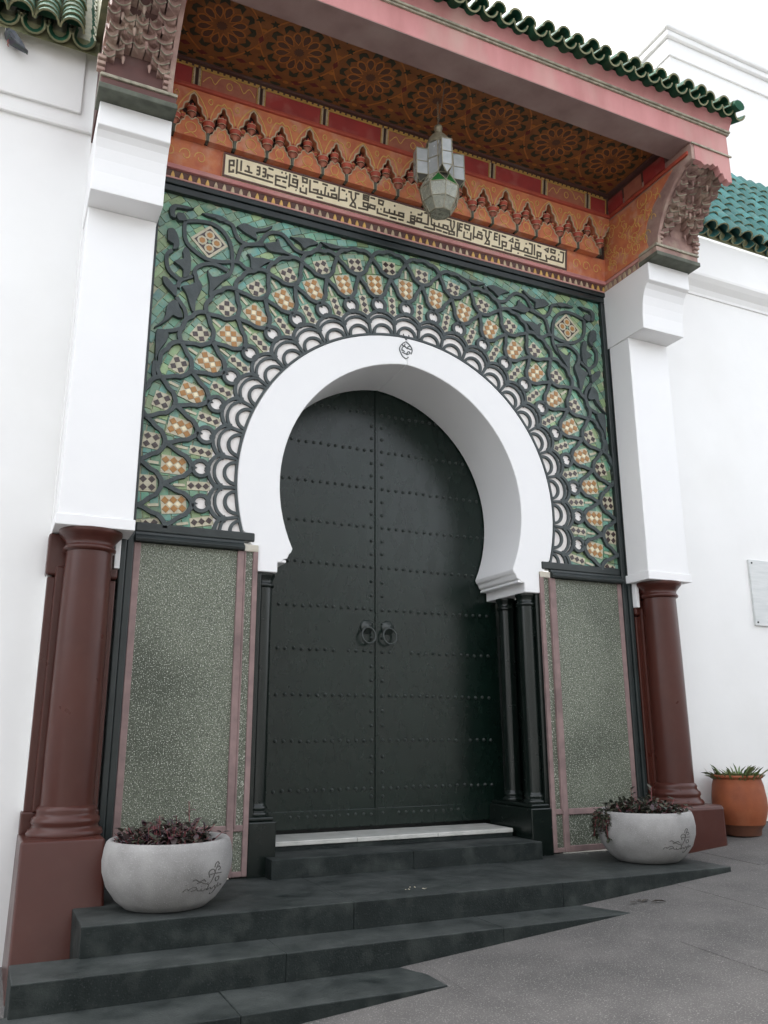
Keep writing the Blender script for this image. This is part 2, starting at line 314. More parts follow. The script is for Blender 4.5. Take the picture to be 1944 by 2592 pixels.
KUFIC=[[(-.959,.7),(-.935,.75),(-.934,.55),(-.954,.53)],[(-.956,.71),(-.953,.25),(-.934,.29),(-.935,.38)],[(-.919,.84),(-.918,.24)],[(-.917,.32),(-.738,.29)],[(-.899,.84),(-.898,.42)],[(-.871,.69),(-.857,.65)],[(-.861,.69),(-.859,.51)],[(-.881,.46),(-.842,.45)],[(-.807,.8),(-.807,.46)],[(-.822,.77),(-.807,.78)],[(-.822,.62),(-.808,.63)],[(-.822,.46),(-.807,.46)],[(-.777,.78),(-.777,.45)],[(-.793,.77),(-.777,.78)],[(-.792,.61),(-.778,.62)],[(-.793,.44),(-.777,.45)],[(-.765,.85),(-.739,.83)],[(-.765,.39),(-.766,.56),(-.738,.54)],[(-.699,.83),(-.692,.82)],[(-.68,.84),(-.673,.83)],[(-.671,.75),(-.671,.63),(-.725,.62),(-.724,.24),(-.669,.23)],[(-.72,.47),(-.701,.47)],[(-.691,.47),(-.671,.46)],[(-.655,.86),(-.656,.3)],[(-.639,.84),(-.618,.83)],[(-.638,.69),(-.614,.69),(-.615,.55),(-.638,.54),(-.638,.69)],[(-.614,.69),(-.615,.37),(-.652,.4)],[(-.622,.25),(-.616,.24)],[(-.589,.86),(-.565,.85),(-.566,.69),(-.587,.68),(-.589,.86)],[(-.588,.51),(-.582,.5)],[(-.597,.41),(-.596,.24),(-.566,.22),(-.567,.47)],[(-.55,.85),(-.548,.31)],[(-.548,.35),(-.404,.36)],[(-.533,.83),(-.507,.84)],[(-.485,.84),(-.456,.83)],[(-.467,.74),(-.469,.39)],[(-.533,.48),(-.506,.51),(-.507,.38)],[(-.489,.53),(-.487,.36)],[(-.451,.53),(-.449,.37)],[(-.432,.51),(-.407,.53),(-.405,.38),(-.432,.37),(-.432,.51)],[(-.419,.82),(-.418,.68),(-.442,.66)],[(-.511,.21),(-.478,.22)],[(-.394,.9),(-.394,.28)],[(-.394,.36),(-.351,.4),(-.352,.53)],[(-.381,.82),(-.361,.81)],[(-.357,.68),(-.351,.67)],[(-.345,.82),(-.329,.83),(-.327,.59),(-.316,.45),(-.33,.23),(-.301,.21),(-.305,.37),(-.316,.45),(-.303,.62),(-.305,.84),(-.284,.84)],[(-.26,.86),(-.231,.87),(-.233,.67),(-.26,.68),(-.26,.86)],[(-.26,.77),(-.233,.77)],[(-.222,.83),(-.196,.83)],[(-.259,.53),(-.233,.54),(-.234,.37),(-.258,.37),(-.259,.53)],[(-.233,.54),(-.234,.25),(-.287,.23)],[(-.222,.52),(-.194,.51),(-.196,.37),(-.223,.38),(-.222,.52)],[(-.223,.38),(-.234,.37)],[(-.174,.84),(-.148,.83),(-.152,.65),(-.174,.67),(-.174,.84)],[(-.179,.44),(-.179,.24),(-.119,.23)],[(-.163,.45),(-.157,.45)],[(-.14,.55),(-.142,.37),(-.033,.39)],[(-.112,.56),(-.112,.38)],[(-.082,.56),(-.082,.39)],[(-.087,.77),(-.081,.77)],[(-.057,.52),(-.033,.53)],[(-.109,.21),(-.069,.21)],[(-.058,.22),(-.033,.23)],[(-.087,.77),(-.08,.77)],[(-.082,.56),(-.082,.39)],[(-.102,.39),(-.03,.37),(-.03,.53),(-.057,.52),(-.057,.38)],[(-.102,.22),(-.069,.22)],[(-.059,.22),(-.029,.23)],[(.009,.68),(.016,.68)],[(.012,.53),(.036,.55),(.034,.28),(.012,.29),(.012,.53)],[(.013,.41),(.034,.41)],[(.035,.34),(.033,.2),(-.01,.21)],[(.049,.52),(.075,.52),(.073,.36),(.049,.36),(.049,.52)],[(.077,.81),(.073,.69),(.051,.68)],[(.091,.84),(.115,.86),(.114,.35),(.035,.35)],[(.132,.87),(.135,.4),(.152,.39),(.153,.2),(.093,.2)],[(.152,.52),(.152,.38)],[(.18,.56),(.18,.38)],[(.148,.39),(.234,.36),(.234,.53),(.206,.53),(.206,.37)],[(.165,.23),(.197,.22)],[(.205,.21),(.233,.2)],[(.223,.84),(.251,.83),(.25,.6),(.26,.37),(.272,.59),(.272,.82),(.264,.83)],[(.243,.33),(.274,.34),(.274,.21),(.242,.19),(.243,.33)],[(.294,.84),(.292,.16)],[(.326,.81),(.306,.81),(.303,.5),(.321,.49)],[(.306,.66),(.322,.66)],[(.338,.83),(.367,.82),(.365,.63),(.338,.65),(.338,.83)],[(.351,.49),(.356,.49)],[(.335,.49),(.333,.22),(.376,.2),(.377,.53)],[(.395,.85),(.392,.25)],[(.393,.39),(.445,.37),(.448,.55),(.419,.56),(.416,.39)],[(.419,.68),(.447,.65)],[(.448,.82),(.471,.81),(.47,.57),(.481,.41),(.467,.2),(.493,.21),(.493,.37),(.481,.41),(.491,.59),(.492,.83),(.508,.81)],[(.546,.83),(.527,.82),(.525,.52),(.544,.52)],[(.526,.66),(.545,.67)],[(.557,.82),(.558,.31)],[(.572,.8),(.6,.78)],[(.576,.53),(.604,.53),(.601,.34),(.577,.34),(.576,.53)],[(.577,.34),(.578,.2),(.509,.19)],[(.644,.83),(.622,.66),(.646,.64),(.644,.83)],[(.638,.51),(.636,.18),(.591,.18)],[(.662,.81),(.685,.8)],[(.663,.66),(.688,.67),(.685,.43),(.662,.45),(.663,.66)],[(.686,.5),(.684,.36)],[(.637,.35),(.775,.32)],[(.678,.18),(.685,.18)],[(.717,.34),(.726,.52),(.745,.51),(.746,.33)],[(.729,.74),(.737,.74)],[(.752,.8),(.774,.8),(.773,.33)],[(.789,.82),(.79,.3)],[(.809,.81),(.832,.79)],[(.809,.5),(.834,.49),(.831,.32),(.808,.33),(.809,.5)],[(.808,.33),(.812,.18),(.723,.18)],[(.884,.83),(.859,.72),(.88,.64),(.884,.83)],[(.902,.83),(.931,.81),(.928,.67),(.901,.68),(.902,.83)],[(.867,.47),(.872,.31),(.875,.17),(.824,.18)],[(.872,.32),(.986,.32)],[(.896,.33),(.909,.5),(.931,.49),(.93,.34)],[(.953,.66),(.96,.66)],[(.955,.48),(.954,.33)],[(.965,.82),(.99,.82),(.986,.34)],[(1.004,.86),(1.006,.13)]]
VINES=[[(-1.136,1.198),(-1.137,1.142),(-1.123,1.087),(-1.084,1.052),(-1.03,1.027),(-.967,1.028),(-.909,1.043)],[(-1.136,1.193),(-1.079,1.211),(-1.017,1.216),(-.966,1.195),(-.932,1.153),(-.914,1.102),(-.909,1.043)],[(-.909,1.043),(-.908,1.013),(-.92,.975),(-.945,.944)],[(-.909,1.045),(-.877,1.046),(-.844,1.024),(-.812,1.027)],[(-.96,1.247),(-.918,1.234),(-.902,1.197),(-.883,1.166),(-.84,1.152),(-.79,1.171),(-.767,1.203),(-.745,1.235),(-.712,1.252),(-.668,1.251),(-.633,1.218),(-.603,1.189),(-.559,1.18),(-.509,1.201),(-.47,1.251)],[(-.887,1.049),(-.879,1.091),(-.863,1.136),(-.826,1.156),(-.761,1.173)],[(-1.081,.926),(-1.075,.966),(-1.041,.994),(-1.002,1.007),(-.966,1.003),(-.929,.988)],[(-1.187,1.03),(-1.206,1.006),(-1.208,.971),(-1.197,.931),(-1.17,.904),(-1.14,.892),(-1.111,.913)],[(-1.15,.849),(-1.146,.878),(-1.131,.896),(-1.09,.921)],[(-1.154,.801),(-1.13,.771),(-1.112,.743),(-1.106,.699),(-1.12,.66),(-1.147,.641),(-1.187,.627)],[(-1.227,.477),(-1.229,.426),(-1.221,.394)]]
LEAVES=[[(-1.066,1.255),(-1.037,1.264),(-.979,1.268),(-.942,1.253),(-.955,1.241),(-.977,1.235),(-1.005,1.245),(-1.041,1.245)],[(-.897,1.234),(-.868,1.258),(-.845,1.259),(-.802,1.25),(-.764,1.261),(-.727,1.284),(-.722,1.275),(-.759,1.241),(-.801,1.225),(-.795,1.187),(-.828,1.197),(-.866,1.212)],[(-.764,1.173),(-.729,1.192),(-.7,1.205),(-.701,1.221),(-.686,1.214),(-.676,1.18),(-.646,1.162),(-.617,1.154),(-.621,1.143),(-.665,1.147),(-.708,1.141),(-.742,1.148)],[(-.634,1.247),(-.59,1.256),(-.531,1.267),(-.501,1.259),(-.485,1.247),(-.53,1.224),(-.559,1.201),(-.574,1.218),(-.604,1.236)],[(-.843,1.1),(-.824,1.105),(-.81,1.089),(-.768,1.099),(-.74,1.097),(-.707,1.095),(-.744,1.075),(-.771,1.048),(-.798,1.028),(-.821,1.025),(-.823,1.055),(-.828,1.084)],[(-1.022,.972),(-.999,.941),(-.964,.955),(-.929,.978),(-.936,.946),(-.962,.911),(-.987,.876),(-1.002,.838),(-1.011,.845),(-1.012,.903),(-1.023,.95)],[(-1.09,.933),(-1.069,.943),(-1.059,.912),(-1.042,.887),(-1.047,.852),(-1.066,.799),(-1.067,.751),(-1.082,.745),(-1.099,.787),(-1.115,.831),(-1.136,.859),(-1.108,.871),(-1.079,.892)],[(-1.134,1.059),(-1.115,1.054),(-1.102,1.018),(-1.097,.97),(-1.103,.92),(-1.131,.899),(-1.134,.942),(-1.157,.96),(-1.177,.974),(-1.158,.989),(-1.135,1.0),(-1.142,1.032)],[(-1.214,1.131),(-1.193,1.142),(-1.171,1.123),(-1.157,1.082),(-1.158,1.048),(-1.187,1.03),(-1.184,1.06),(-1.211,1.073)],[(-1.188,1.268),(-1.14,1.272),(-1.1,1.268),(-1.139,1.252),(-1.178,1.248),(-1.185,1.219),(-1.179,1.195),(-1.206,1.198),(-1.213,1.246)],[(-1.177,1.226),(-1.147,1.23),(-1.13,1.204),(-1.131,1.194),(-1.166,1.184),(-1.18,1.205)],[(-1.223,.888),(-1.2,.887),(-1.17,.858),(-1.154,.858),(-1.154,.801),(-1.173,.811),(-1.204,.839),(-1.219,.861)],[(-1.162,.785),(-1.146,.778),(-1.138,.755),(-1.124,.726),(-1.12,.706),(-1.141,.698),(-1.164,.707),(-1.175,.69),(-1.202,.66),(-1.237,.632),(-1.24,.638),(-1.212,.669),(-1.198,.703),(-1.196,.739),(-1.186,.765)],[(-1.23,.626),(-1.2,.633),(-1.181,.627),(-1.176,.6),(-1.189,.566),(-1.209,.531),(-1.219,.495),(-1.227,.477),(-1.23,.51),(-1.232,.561),(-1.234,.595)],[(-.479,1.261),(-.426,1.266),(-.363,1.264),(-.309,1.269),(-.363,1.25),(-.426,1.238)]]
MEDAL=[[(-.007,.82),(-.024,.807),(-.038,.789),(-.043,.772),(-.037,.755),(-.028,.739),(-.016,.73),(-.006,.727),(.007,.738)],[(-.007,.82),(.005,.813),(.017,.802),(.025,.79),(.028,.775),(.022,.757)],[(-.029,.8),(-.021,.794),(-.012,.792),(-.003,.786),(.009,.784),(.022,.782)],[(-.012,.807),(-.014,.796),(-.023,.789),(-.029,.778),(-.029,.767)],[(.003,.788),(.006,.795),(.015,.799)],[(-.026,.77),(-.014,.764)],[(-.029,.759),(-.017,.755),(-.006,.752),(.002,.752),(.015,.76),(.013,.767),(.006,.767),(.0,.76),(-.002,.752)],[(-.021,.86),(-.018,.85),(-.011,.838),(-.005,.83),(-.0,.84),(.011,.845),(.01,.86)]]

# ================================================================ the setting
gb = B()
gx = [-22, 22]; gy = [-24, 6]
gb.add([(x, y, ground_z(x, y) - 0.007) for x in gx for y in gy], [(0, 2, 3, 1)])
ground = tag(gb.build('ground', 'joint'), kind='structure')
far = B()
def sheet(x0, x1, y0, y1, dz): far.add([(x, y, ground_z(x, y) + dz) for x in (x0, x1) for y in (y0, y1)], [(0, 2, 3, 1)])
sheet(-22, -3.7, -24, 6, 0); sheet(4.6, 22, -24, 6, 0); sheet(-3.7, 4.6, -24, -4.2, 0)
tag(far.build('pavement', 'paving'), kind='structure')
paved = thing('paved_street', None, None, (0.5, -2, ground_z(0.5, -2)))
paved['kind'] = 'structure'
rows = [(-0.62, 0.02), (-1.15, -0.62), (-1.66, -1.15), (-2.17, -1.66), (-2.68, -2.17), (-3.19, -2.68), (-3.7, -3.19), (-4.2, -3.7)]
for ri, (ya, yb) in enumerate(rows):
    ln = 1.27; j = 0.0007
    sb = B(); vs = []
    for dz in (-0.03, 0.0):
        for (x, y) in ((j, j), (ln - j, j), (ln - j, yb - ya - j), (j, yb - ya - j)):
            vs.append((x, y, 0.0825 * x + 0.035 * y + dz))
    sb.add(vs, [(0, 3, 2, 1), (4, 5, 6, 7), (0, 1, 5, 4), (1, 2, 6, 5), (2, 3, 7, 6), (3, 0, 4, 7)])
    me = sb.mesh('paving_slab', 'paving')
    x = -3.7; x -= ((ri * 0.41) % 1.0) * 1.2
    for k in range(8):
        xx = x + k * ln
        place('paving_slab', me, paved, (xx, ya, ground_z(xx, ya) + random.uniform(-0.0009, 0.0009)))

# ---- steps: each step is a row of stone slabs
def step(label, x0, x1, yf, yb, zt, zb, n, cat='step', bev=0.0035):
    t = thing('stone_step', label, cat, ((x0 + x1) / 2, yf, zb), 'black stone steps up to the door')
    xs = [x0]
    for k in range(1, n): xs.append(x0 + (x1 - x0) * k / n + random.uniform(-0.03, 0.03))
    xs.append(x1)
    for a, b_ in zip(xs[:-1], xs[1:]):
        dz = random.uniform(-0.0012, 0.0012); dy = random.uniform(-0.002, 0.002)
        B().box(a + 0.0001, b_ - 0.0001, yf + dy, yb, zb, zt + dz).build('slab', 'black_stone', t, bevel=bev, seg=3)
    return t
step('long black stone landing step carrying the two grey planters', -1.407, 1.205, -0.622, 0.0, -1.640, -1.90, 3)
step('middle black stone step, one below the planters', -1.595, 0.66, -0.815, -0.60, -1.726, -1.98, 3)
step('lowest black stone step, cut off by the bottom of the picture', -1.62, -0.41, -1.045, -0.79, -1.806, -2.05, 2)
step('short inner black stone step right below the marble threshold', -0.66, 0.615, -0.098, 0.36, -1.566, -1.66, 2)
# specks of bird lime on the landing
th = thing('door_threshold', 'pale marble threshold strip under the double door', 'threshold', (0, 0.13, -1.566))
for a, b_ in ((-0.622, -0.21), (-0.209, 0.19), (0.191, 0.594)):
    B().box(a, b_, 0.105, 0.352, -1.546, -1.527).build('marble_slab', 'marble', th, bevel=0.003)

B().box(-0.622, 0.594, 0.112, 0.352, -1.5658, -1.5462).build('sub_sill', 'black_stone', th)
# ---- white street walls either side of the gate
KT = 'thing'
def street_wall(sx, label, x_in, x_out):
    t = thing('street_wall', label, 'wall', ((x_in + x_out) / 2 * sx, 0.03, -1.7))
    xs = sorted((x_in * sx, x_out * sx))
    B().box(xs[0], xs[1], 0.02, 0.55, -2.4, 1.99).build('wall_face', 'white_paint', t)
    return t
wl = street_wall(-1, 'white plaster wall left of the brown column, under green tiles', 1.30, 4.2)
wr = street_wall(1, 'white plaster wall right of the gate behind the terracotta pot', 1.30, 6.5)
# left wall: sunk panel border under the eave
B().box(-1.575, -1.555, -0.012, 0.02, -2.2, 1.90).build('pilaster_strip', 'white_paint', wl, bevel=0.003)
B().box(-4.2, -1.628, 0.003, 0.0202, 1.622, 1.95).box(-4.2, -1.5755, 0.0, 0.02, 1.53, 1.556).build('moulding', 'white_paint', wl, bevel=0.004)
# right wall: cove string course and upper band
cv = B()
prof = [(0.02, 1.585), (0.012, 1.585), (0.010, 1.60), (-0.004, 1.63), (-0.035, 1.66), (-0.055, 1.685), (-0.058, 1.70), (0.02, 1.70)]
cv.prism([(p[0], p[1]) for p in prof], 1.56, 6.5, ax='x'); cv.build('cove_moulding', 'white_paint', wr)
B().box(1.56, 6.5, -0.045, 0.02, 1.70, 1.97).build('upper_band', 'white_paint', wr, bevel=0.004)

# plaque of rough pale stone let into the right wall
pq = thing('wall_patch', 'rough pale grey stone tablet fixed on the right white wall', 'tablet', (2.5, 0.0, -0.3))
B().box(2.248, 2.62, 0.006, 0.02, -0.497, -0.108).build('tablet', 'patch_stone', pq, bevel=0.002)
for (x, z) in ((2.268, -0.128), (2.265, -0.478)): 
    B().lathe([(0.006, 0), (0.005, 0.004), (0, 0.006)], (0, 0, 0), 8).xf(lambda p, x=x, z=z: (x + p[0], 0.006 - p[2], z + p[1])).build('nail', 'iron', pq)

# ---- roof tiles
def tile_mesh(name, R0, R1, ln, th, glaze, convex=True, seg=8, plug=False):
    """half-round tile along +Y (upwards on the roof), a real shell with thickness"""
    b = B(); rows = []
    for (r0, r1) in ((R0, R1), (R0 - th, R1 - th)):
        for (r, y) in ((r0, 0.0), (r1, ln)):
            rows.append([(r * math.cos(math.pi * k / seg), y, r * math.sin(math.pi * k / seg) * (1 if convex else -1)) for k in range(seg + 1)])
    m = seg + 1; vs = [p for r in rows for p in r]; fs = []; body = []
    for k in range(seg):
        fs.append((k, k + 1, m + k + 1, m + k)); fs.append((2 * m + k, 3 * m + k, 3 * m + k + 1, 2 * m + k + 1))
        body += [(k, 2 * m + k, 2 * m + k + 1, k + 1), (m + k, m + k + 1, 3 * m + k + 1, 3 * m + k)]
    body += [(0, m, 3 * m, 2 * m), (seg, 2 * m + seg, 3 * m + seg, m + seg)]
    b.add(vs, fs, 0, None, True); b.add(vs, body, 1)
    if plug: b.add([(p[0], 0.004, p[2]) for p in rows[2]], [tuple(range(seg + 1))], 0)
    return b
def roof(t, x0, x1, ye, ze, slope, rowsn, expo, glaze, base_depth, pitch=0.105, ends=True, jit=1.0, rc=0.047, k_=1.0):
    tints = [(random.uniform(0.72, 1.25),) * 3 for _ in range(5)]
    tints = [(a[0] * random.uniform(0.9, 1.1), a[0], a[0] * random.uniform(0.9, 1.12)) for a in tints]
    covers = []; chans = []; plugs = []
    for tn in tints:
        b = tile_mesh('cover_tile', rc, rc - 0.009, expo * 1.35, 0.009, glaze); b.t = [tn] * len(b.f); covers.append(b.mesh('cover_tile', [glaze, 'roof_body']))
        b = tile_mesh('cover_tile', rc - 0.001, rc - 0.006, expo * 1.35, 0.007, glaze, plug=True); b.t = [tn] * len(b.f); plugs.append(b.mesh('cover_tile', [glaze, 'roof_body']))
        b = tile_mesh('channel_tile', 0.052 * k_, 0.044 * k_, expo * 1.35, 0.009, glaze, False); b.t = [tn] * len(b.f); chans.append(b.mesh('channel_tile', [glaze, 'roof_body']))
    n = int(round((x1 - x0) / pitch)); cs, sn = math.cos(rad(slope)), math.sin(rad(slope))
    for r in range(rowsn):
        s0 = r * expo
        for k in range(n + 1):
            x = x0 + k * pitch
            jx = random.uniform(-0.004, 0.004) * jit; ja = random.uniform(-0.03, 0.03) * jit; js = random.uniform(-0.01, 0.01) * jit
            y, z = ye + (s0 + js) * cs, ze + (s0 + js) * sn
            place('channel_tile', random.choice(chans), t, (x + jx, y, z + 0.018 * k_), (rad(slope - 2.5), 0, ja))
            if k < n:
                place('cover_tile', random.choice(covers if r == 0 else plugs), t, (x + pitch / 2 + jx, y - 0.006, z + 0.030 * k_), (rad(slope - 2.5), 0, ja))
    # bedding under the tiles
    d = rowsn * expo
    bb = B(); vs = []
    for x in (x0 - 0.02, x1 + 0.02):
        for (s_, dz) in ((0.10, -0.03), (d, -0.03), (d, -0.10), (0.10, -0.10)):
            vs.append((x, ye + s_ * cs, ze + s_ * sn + dz))
    bb.add(vs, [(0, 1, 2, 3), (7, 6, 5, 4), (0, 4, 5, 1), (1, 5, 6, 2), (2, 6, 7, 3), (3, 7, 4, 0)])
    bb.build('roof_bed', 'roof_body', t)
rl = thing('tile_roof', 'dark green glazed tile eave at the top left above the pigeon', 'roof', (-2.3, -0.1, 1.9), 'glazed tile eaves on the street walls')
roof(rl, -2.70, -1.60, -0.115, 1.905, 58, 13, 0.070, 'roof_glaze', 0.5, rc=0.054)
rr = thing('tile_roof', 'teal glazed tile eave on the right wall beyond the gate bracket', 'roof', (2.4, -0.1, 1.97), 'glazed tile eaves on the street walls')
roof(rr, 1.64, 3.75, -0.105, 1.985, 61, 8, 0.145, 'roof_teal', 0.5, rc=0.053)

# ---- tall white building behind on the right
bw = thing('white_building', 'tall plain white building with corniced parapet behind the roof', 'building', (6, 4, -1.5))
B().box(3.72, 9.0, 1.52, 9.0, -2.0, 5.40).build('wall', 'white_paint', bw)
B().box(3.70, 9.02, 1.50, 9.02, 5.38, 5.575).build('frieze_band', 'white_paint', bw, bevel=0.006)
B().box(3.665, 9.04, 1.465, 9.04, 5.575, 5.64).build('cornice', 'white_paint', bw, bevel=0.01)
B().box(3.635, 9.06, 1.435, 9.06, 5.64, 5.83).build('parapet', 'white_paint', bw, bevel=0.02)

# ---- unseen houses added across the street, shaped to block low sky off the door
for (x0, x1, top, label) in ((-9.0, 2.8, 2.30, 'taller unseen plaster house added across the street, facing the gate'), (2.81, 10.0, 1.10, 'lower unseen plaster house added across the street, beside the taller one')):
    oh = thing('added_house', label, 'house', ((x0 + x1) / 2, -6.4, -2.0))
    B().box(x0, x1, -9, -6.2, -3.2, top - 0.12).build('wall', 'house_plaster', oh)
    B().box(x0 - 0.003, x1 + 0.003, -9.05, -6.14, top - 0.12, top).build('cornice', 'house_plaster', oh, bevel=0.01)
    n = int((x1 - x0) / 1.9)
    for i in range(n):
        xc = x0 + (x1 - x0) * (i + 0.5) / n
        for (z0, z1) in ((-1.25, -0.35), (0.20, 0.95)):
            if z1 > top - 0.2: continue
            B().box(xc - 0.33, xc + 0.33, -6.21, -6.17, z0, z1).build('window', 'frame_dark', oh)
            B().box(xc - 0.38, xc + 0.38, -6.2, -6.12, z0 - 0.06, z0 - 0.001).build('window_sill', 'house_plaster', oh)

# ================================================================ double door
dr = thing('double_door', 'tall dark green studded double door inside the horseshoe arch', 'door', (0, 0.36, -1.51))
sb = B(); sb.lathe([(0.0088, 0.0), (0.0085, 0.003), (0.0065, 0.007), (0.003, 0.009), (0, 0.0095)], (0, 0, 0), 10)
sb.xf(lambda p: (p[0], -p[2], p[1])); stud_me = sb.mesh('stud', 'iron')
rows_z = [0.560, 0.352, 0.146, -0.063, -0.273, -0.489, -0.698, -0.913, -1.125, -1.344, -1.457]
def leafpoly(sx):
    pts = []
    for i in range(15):
        a = rad(-2 + 92 * i / 14); pts.append((0.70 * math.cos(a), 0.005 + 0.72 * math.sin(a)))
    pts = [(0.72, -1.512)] + pts; pts[-1] = (0.0032, pts[-1][1]); pts += [(0.0032, -1.512)]
    return [(sx * x, z) for x, z in pts]
for sx in (-1, 1):
    lf = B().prism(leafpoly(sx), 0.40, 0.360).build('door_leaf', 'door_green', dr)
    lf['label'] = 'left leaf of the studded door' if sx < 0 else 'right leaf of the studded door'
    for zi, z in enumerate(rows_z):
        k = 0; x = 0.030
        while x < 0.655:
            skip = (zi == 6 and 0.10 < x < 0.16 and sx > 0) or (zi == 6 and 0.17 < x < 0.21 and sx < 0) or random.random() < 0.012
            if zi == 10 and x > 0.47: skip = True
            if z > 0.3 and math.hypot(x, z) > 0.70: skip = True
            if not skip:
                place('stud', stud_me, lf, (sx * (x + random.uniform(-0.002, 0.002)), 0.360, z + random.uniform(-0.0025, 0.0025)))
            x += 0.0405 if sx < 0 else 0.041
    for za, zb in zip(rows_z[:-1], rows_z[1:]):
        for t in (0.34, 0.67):
            if zb < -1.4 and t > 0.5: continue
            place('stud', stud_me, lf, (sx * 0.030, 0.360, za + (zb - za) * t + random.uniform(-0.003, 0.003)))
    # ring knocker
    kx = sx * 0.0575 + 0.001
    rp = B().lathe([(0.036, 0.0), (0.035, 0.006), (0.026, 0.010), (0.018, 0.016), (0.009, 0.022), (0, 0.024)], (0, 0, 0), 20)
    rp.xf(lambda p: (kx + p[0], 0.360 - p[2], -0.578 + p[1])); rp.build('knocker_plate', 'iron', lf)
    ring = [(kx + 0.036 * math.sin(a), 0.336 - 0.012 * (1 - math.cos(a)) * 0.5, -0.585 - 0.038 + 0.040 * math.cos(a)) for a in [2 * math.pi * i / 24 for i in range(24)]]
    B().tube(ring, 0.0058, 8, closed=True).build('knocker_ring', 'iron', lf)
B().box(-0.010, 0.0025, 0.352, 0.362, -1.512, 0.715).build('astragal', 'door_green', dr, bevel=0.002)
B().box(-0.72, 0.72, 0.354, 0.3605, -1.512, -1.432).build('kick_rail', 'door_green', dr, bevel=0.004)
# dark sheet standing in for the shaded void behind the door leaves
tag(B().box(-0.9, 0.9, 0.405, 0.43, -1.66, 1.0).build('void_backing', 'frame_dark'), kind='structure')

# ================================================================ white horseshoe arch
CA, RA = 0.052, 0.697
inner = []
a_top = math.degrees(math.asin(CA / RA))
for i in range(29):
    a = rad(a_top + (115.5 - a_top) * i / 28)
    inner.append((-CA + RA * math.sin(a), RA * math.cos(a)))
cusp = inner[-1]
imp = [(0.584, -0.318), (0.592, -0.324), (0.600, -0.345), (0.618, -0.352), (0.622, -0.362), (0.644, -0.366), (0.644, -0.412)]
right_in = inner + imp
outer = arc(0, 0, 0.840, 0, 106.5, 30)
right_out = outer + [(0.790, -0.250), (0.765, -0.300), (0.736, -0.305), (0.736, -0.412)]
def ring_poly(sx): 
    return [(sx * x, z) for x, z in right_in] + [(sx * x, z) for x, z in reversed(right_out)]
ar = thing('horseshoe_arch', 'smooth white horseshoe arch framing the dark double door', 'arch', (0, 0.1, -0.41))
for sx in (-1, 1):
    poly = ring_poly(sx)
    # quads between the inner and outer lines so the deep soffit stays smooth
    b = B(); n1, n2 = len(right_in), len(right_out)
    b.prism(poly, 0.352, -0.012)
    o = b.build('arch_half', 'white_gloss', ar)
    md = o.modifiers.new('bevel', 'BEVEL'); md.width = 0.004 * U; md.segments = 2; md.limit_method = 'ANGLE'; md.angle_limit = rad(30)
    for p in o.data.polygons: p.use_smooth = len(p.vertices) == 4
    o.data.set_sharp_from_angle(angle=rad(25)) if hasattr(o.data, 'set_sharp_from_angle') else None
    # shallow impost mouldings wrapped round the springing, on the jamb side
    B().box(*sorted((sx * 0.606, sx * 0.650)), -0.010, 0.350, -0.3655, -0.353).build('impost_moulding', 'white_gloss', ar, bevel=0.003)
md_ = thing('arch_medallion', 'small dark line medallion with script on the white arch apex', 'medallion', (0, -0.012, 0.73))
bb = B()
for pl in MEDAL: bb.strip(smooth_path(pl, 4), 0.0042, -0.0115, -0.0155)
bb.build('script', 'relief_grey', md_)

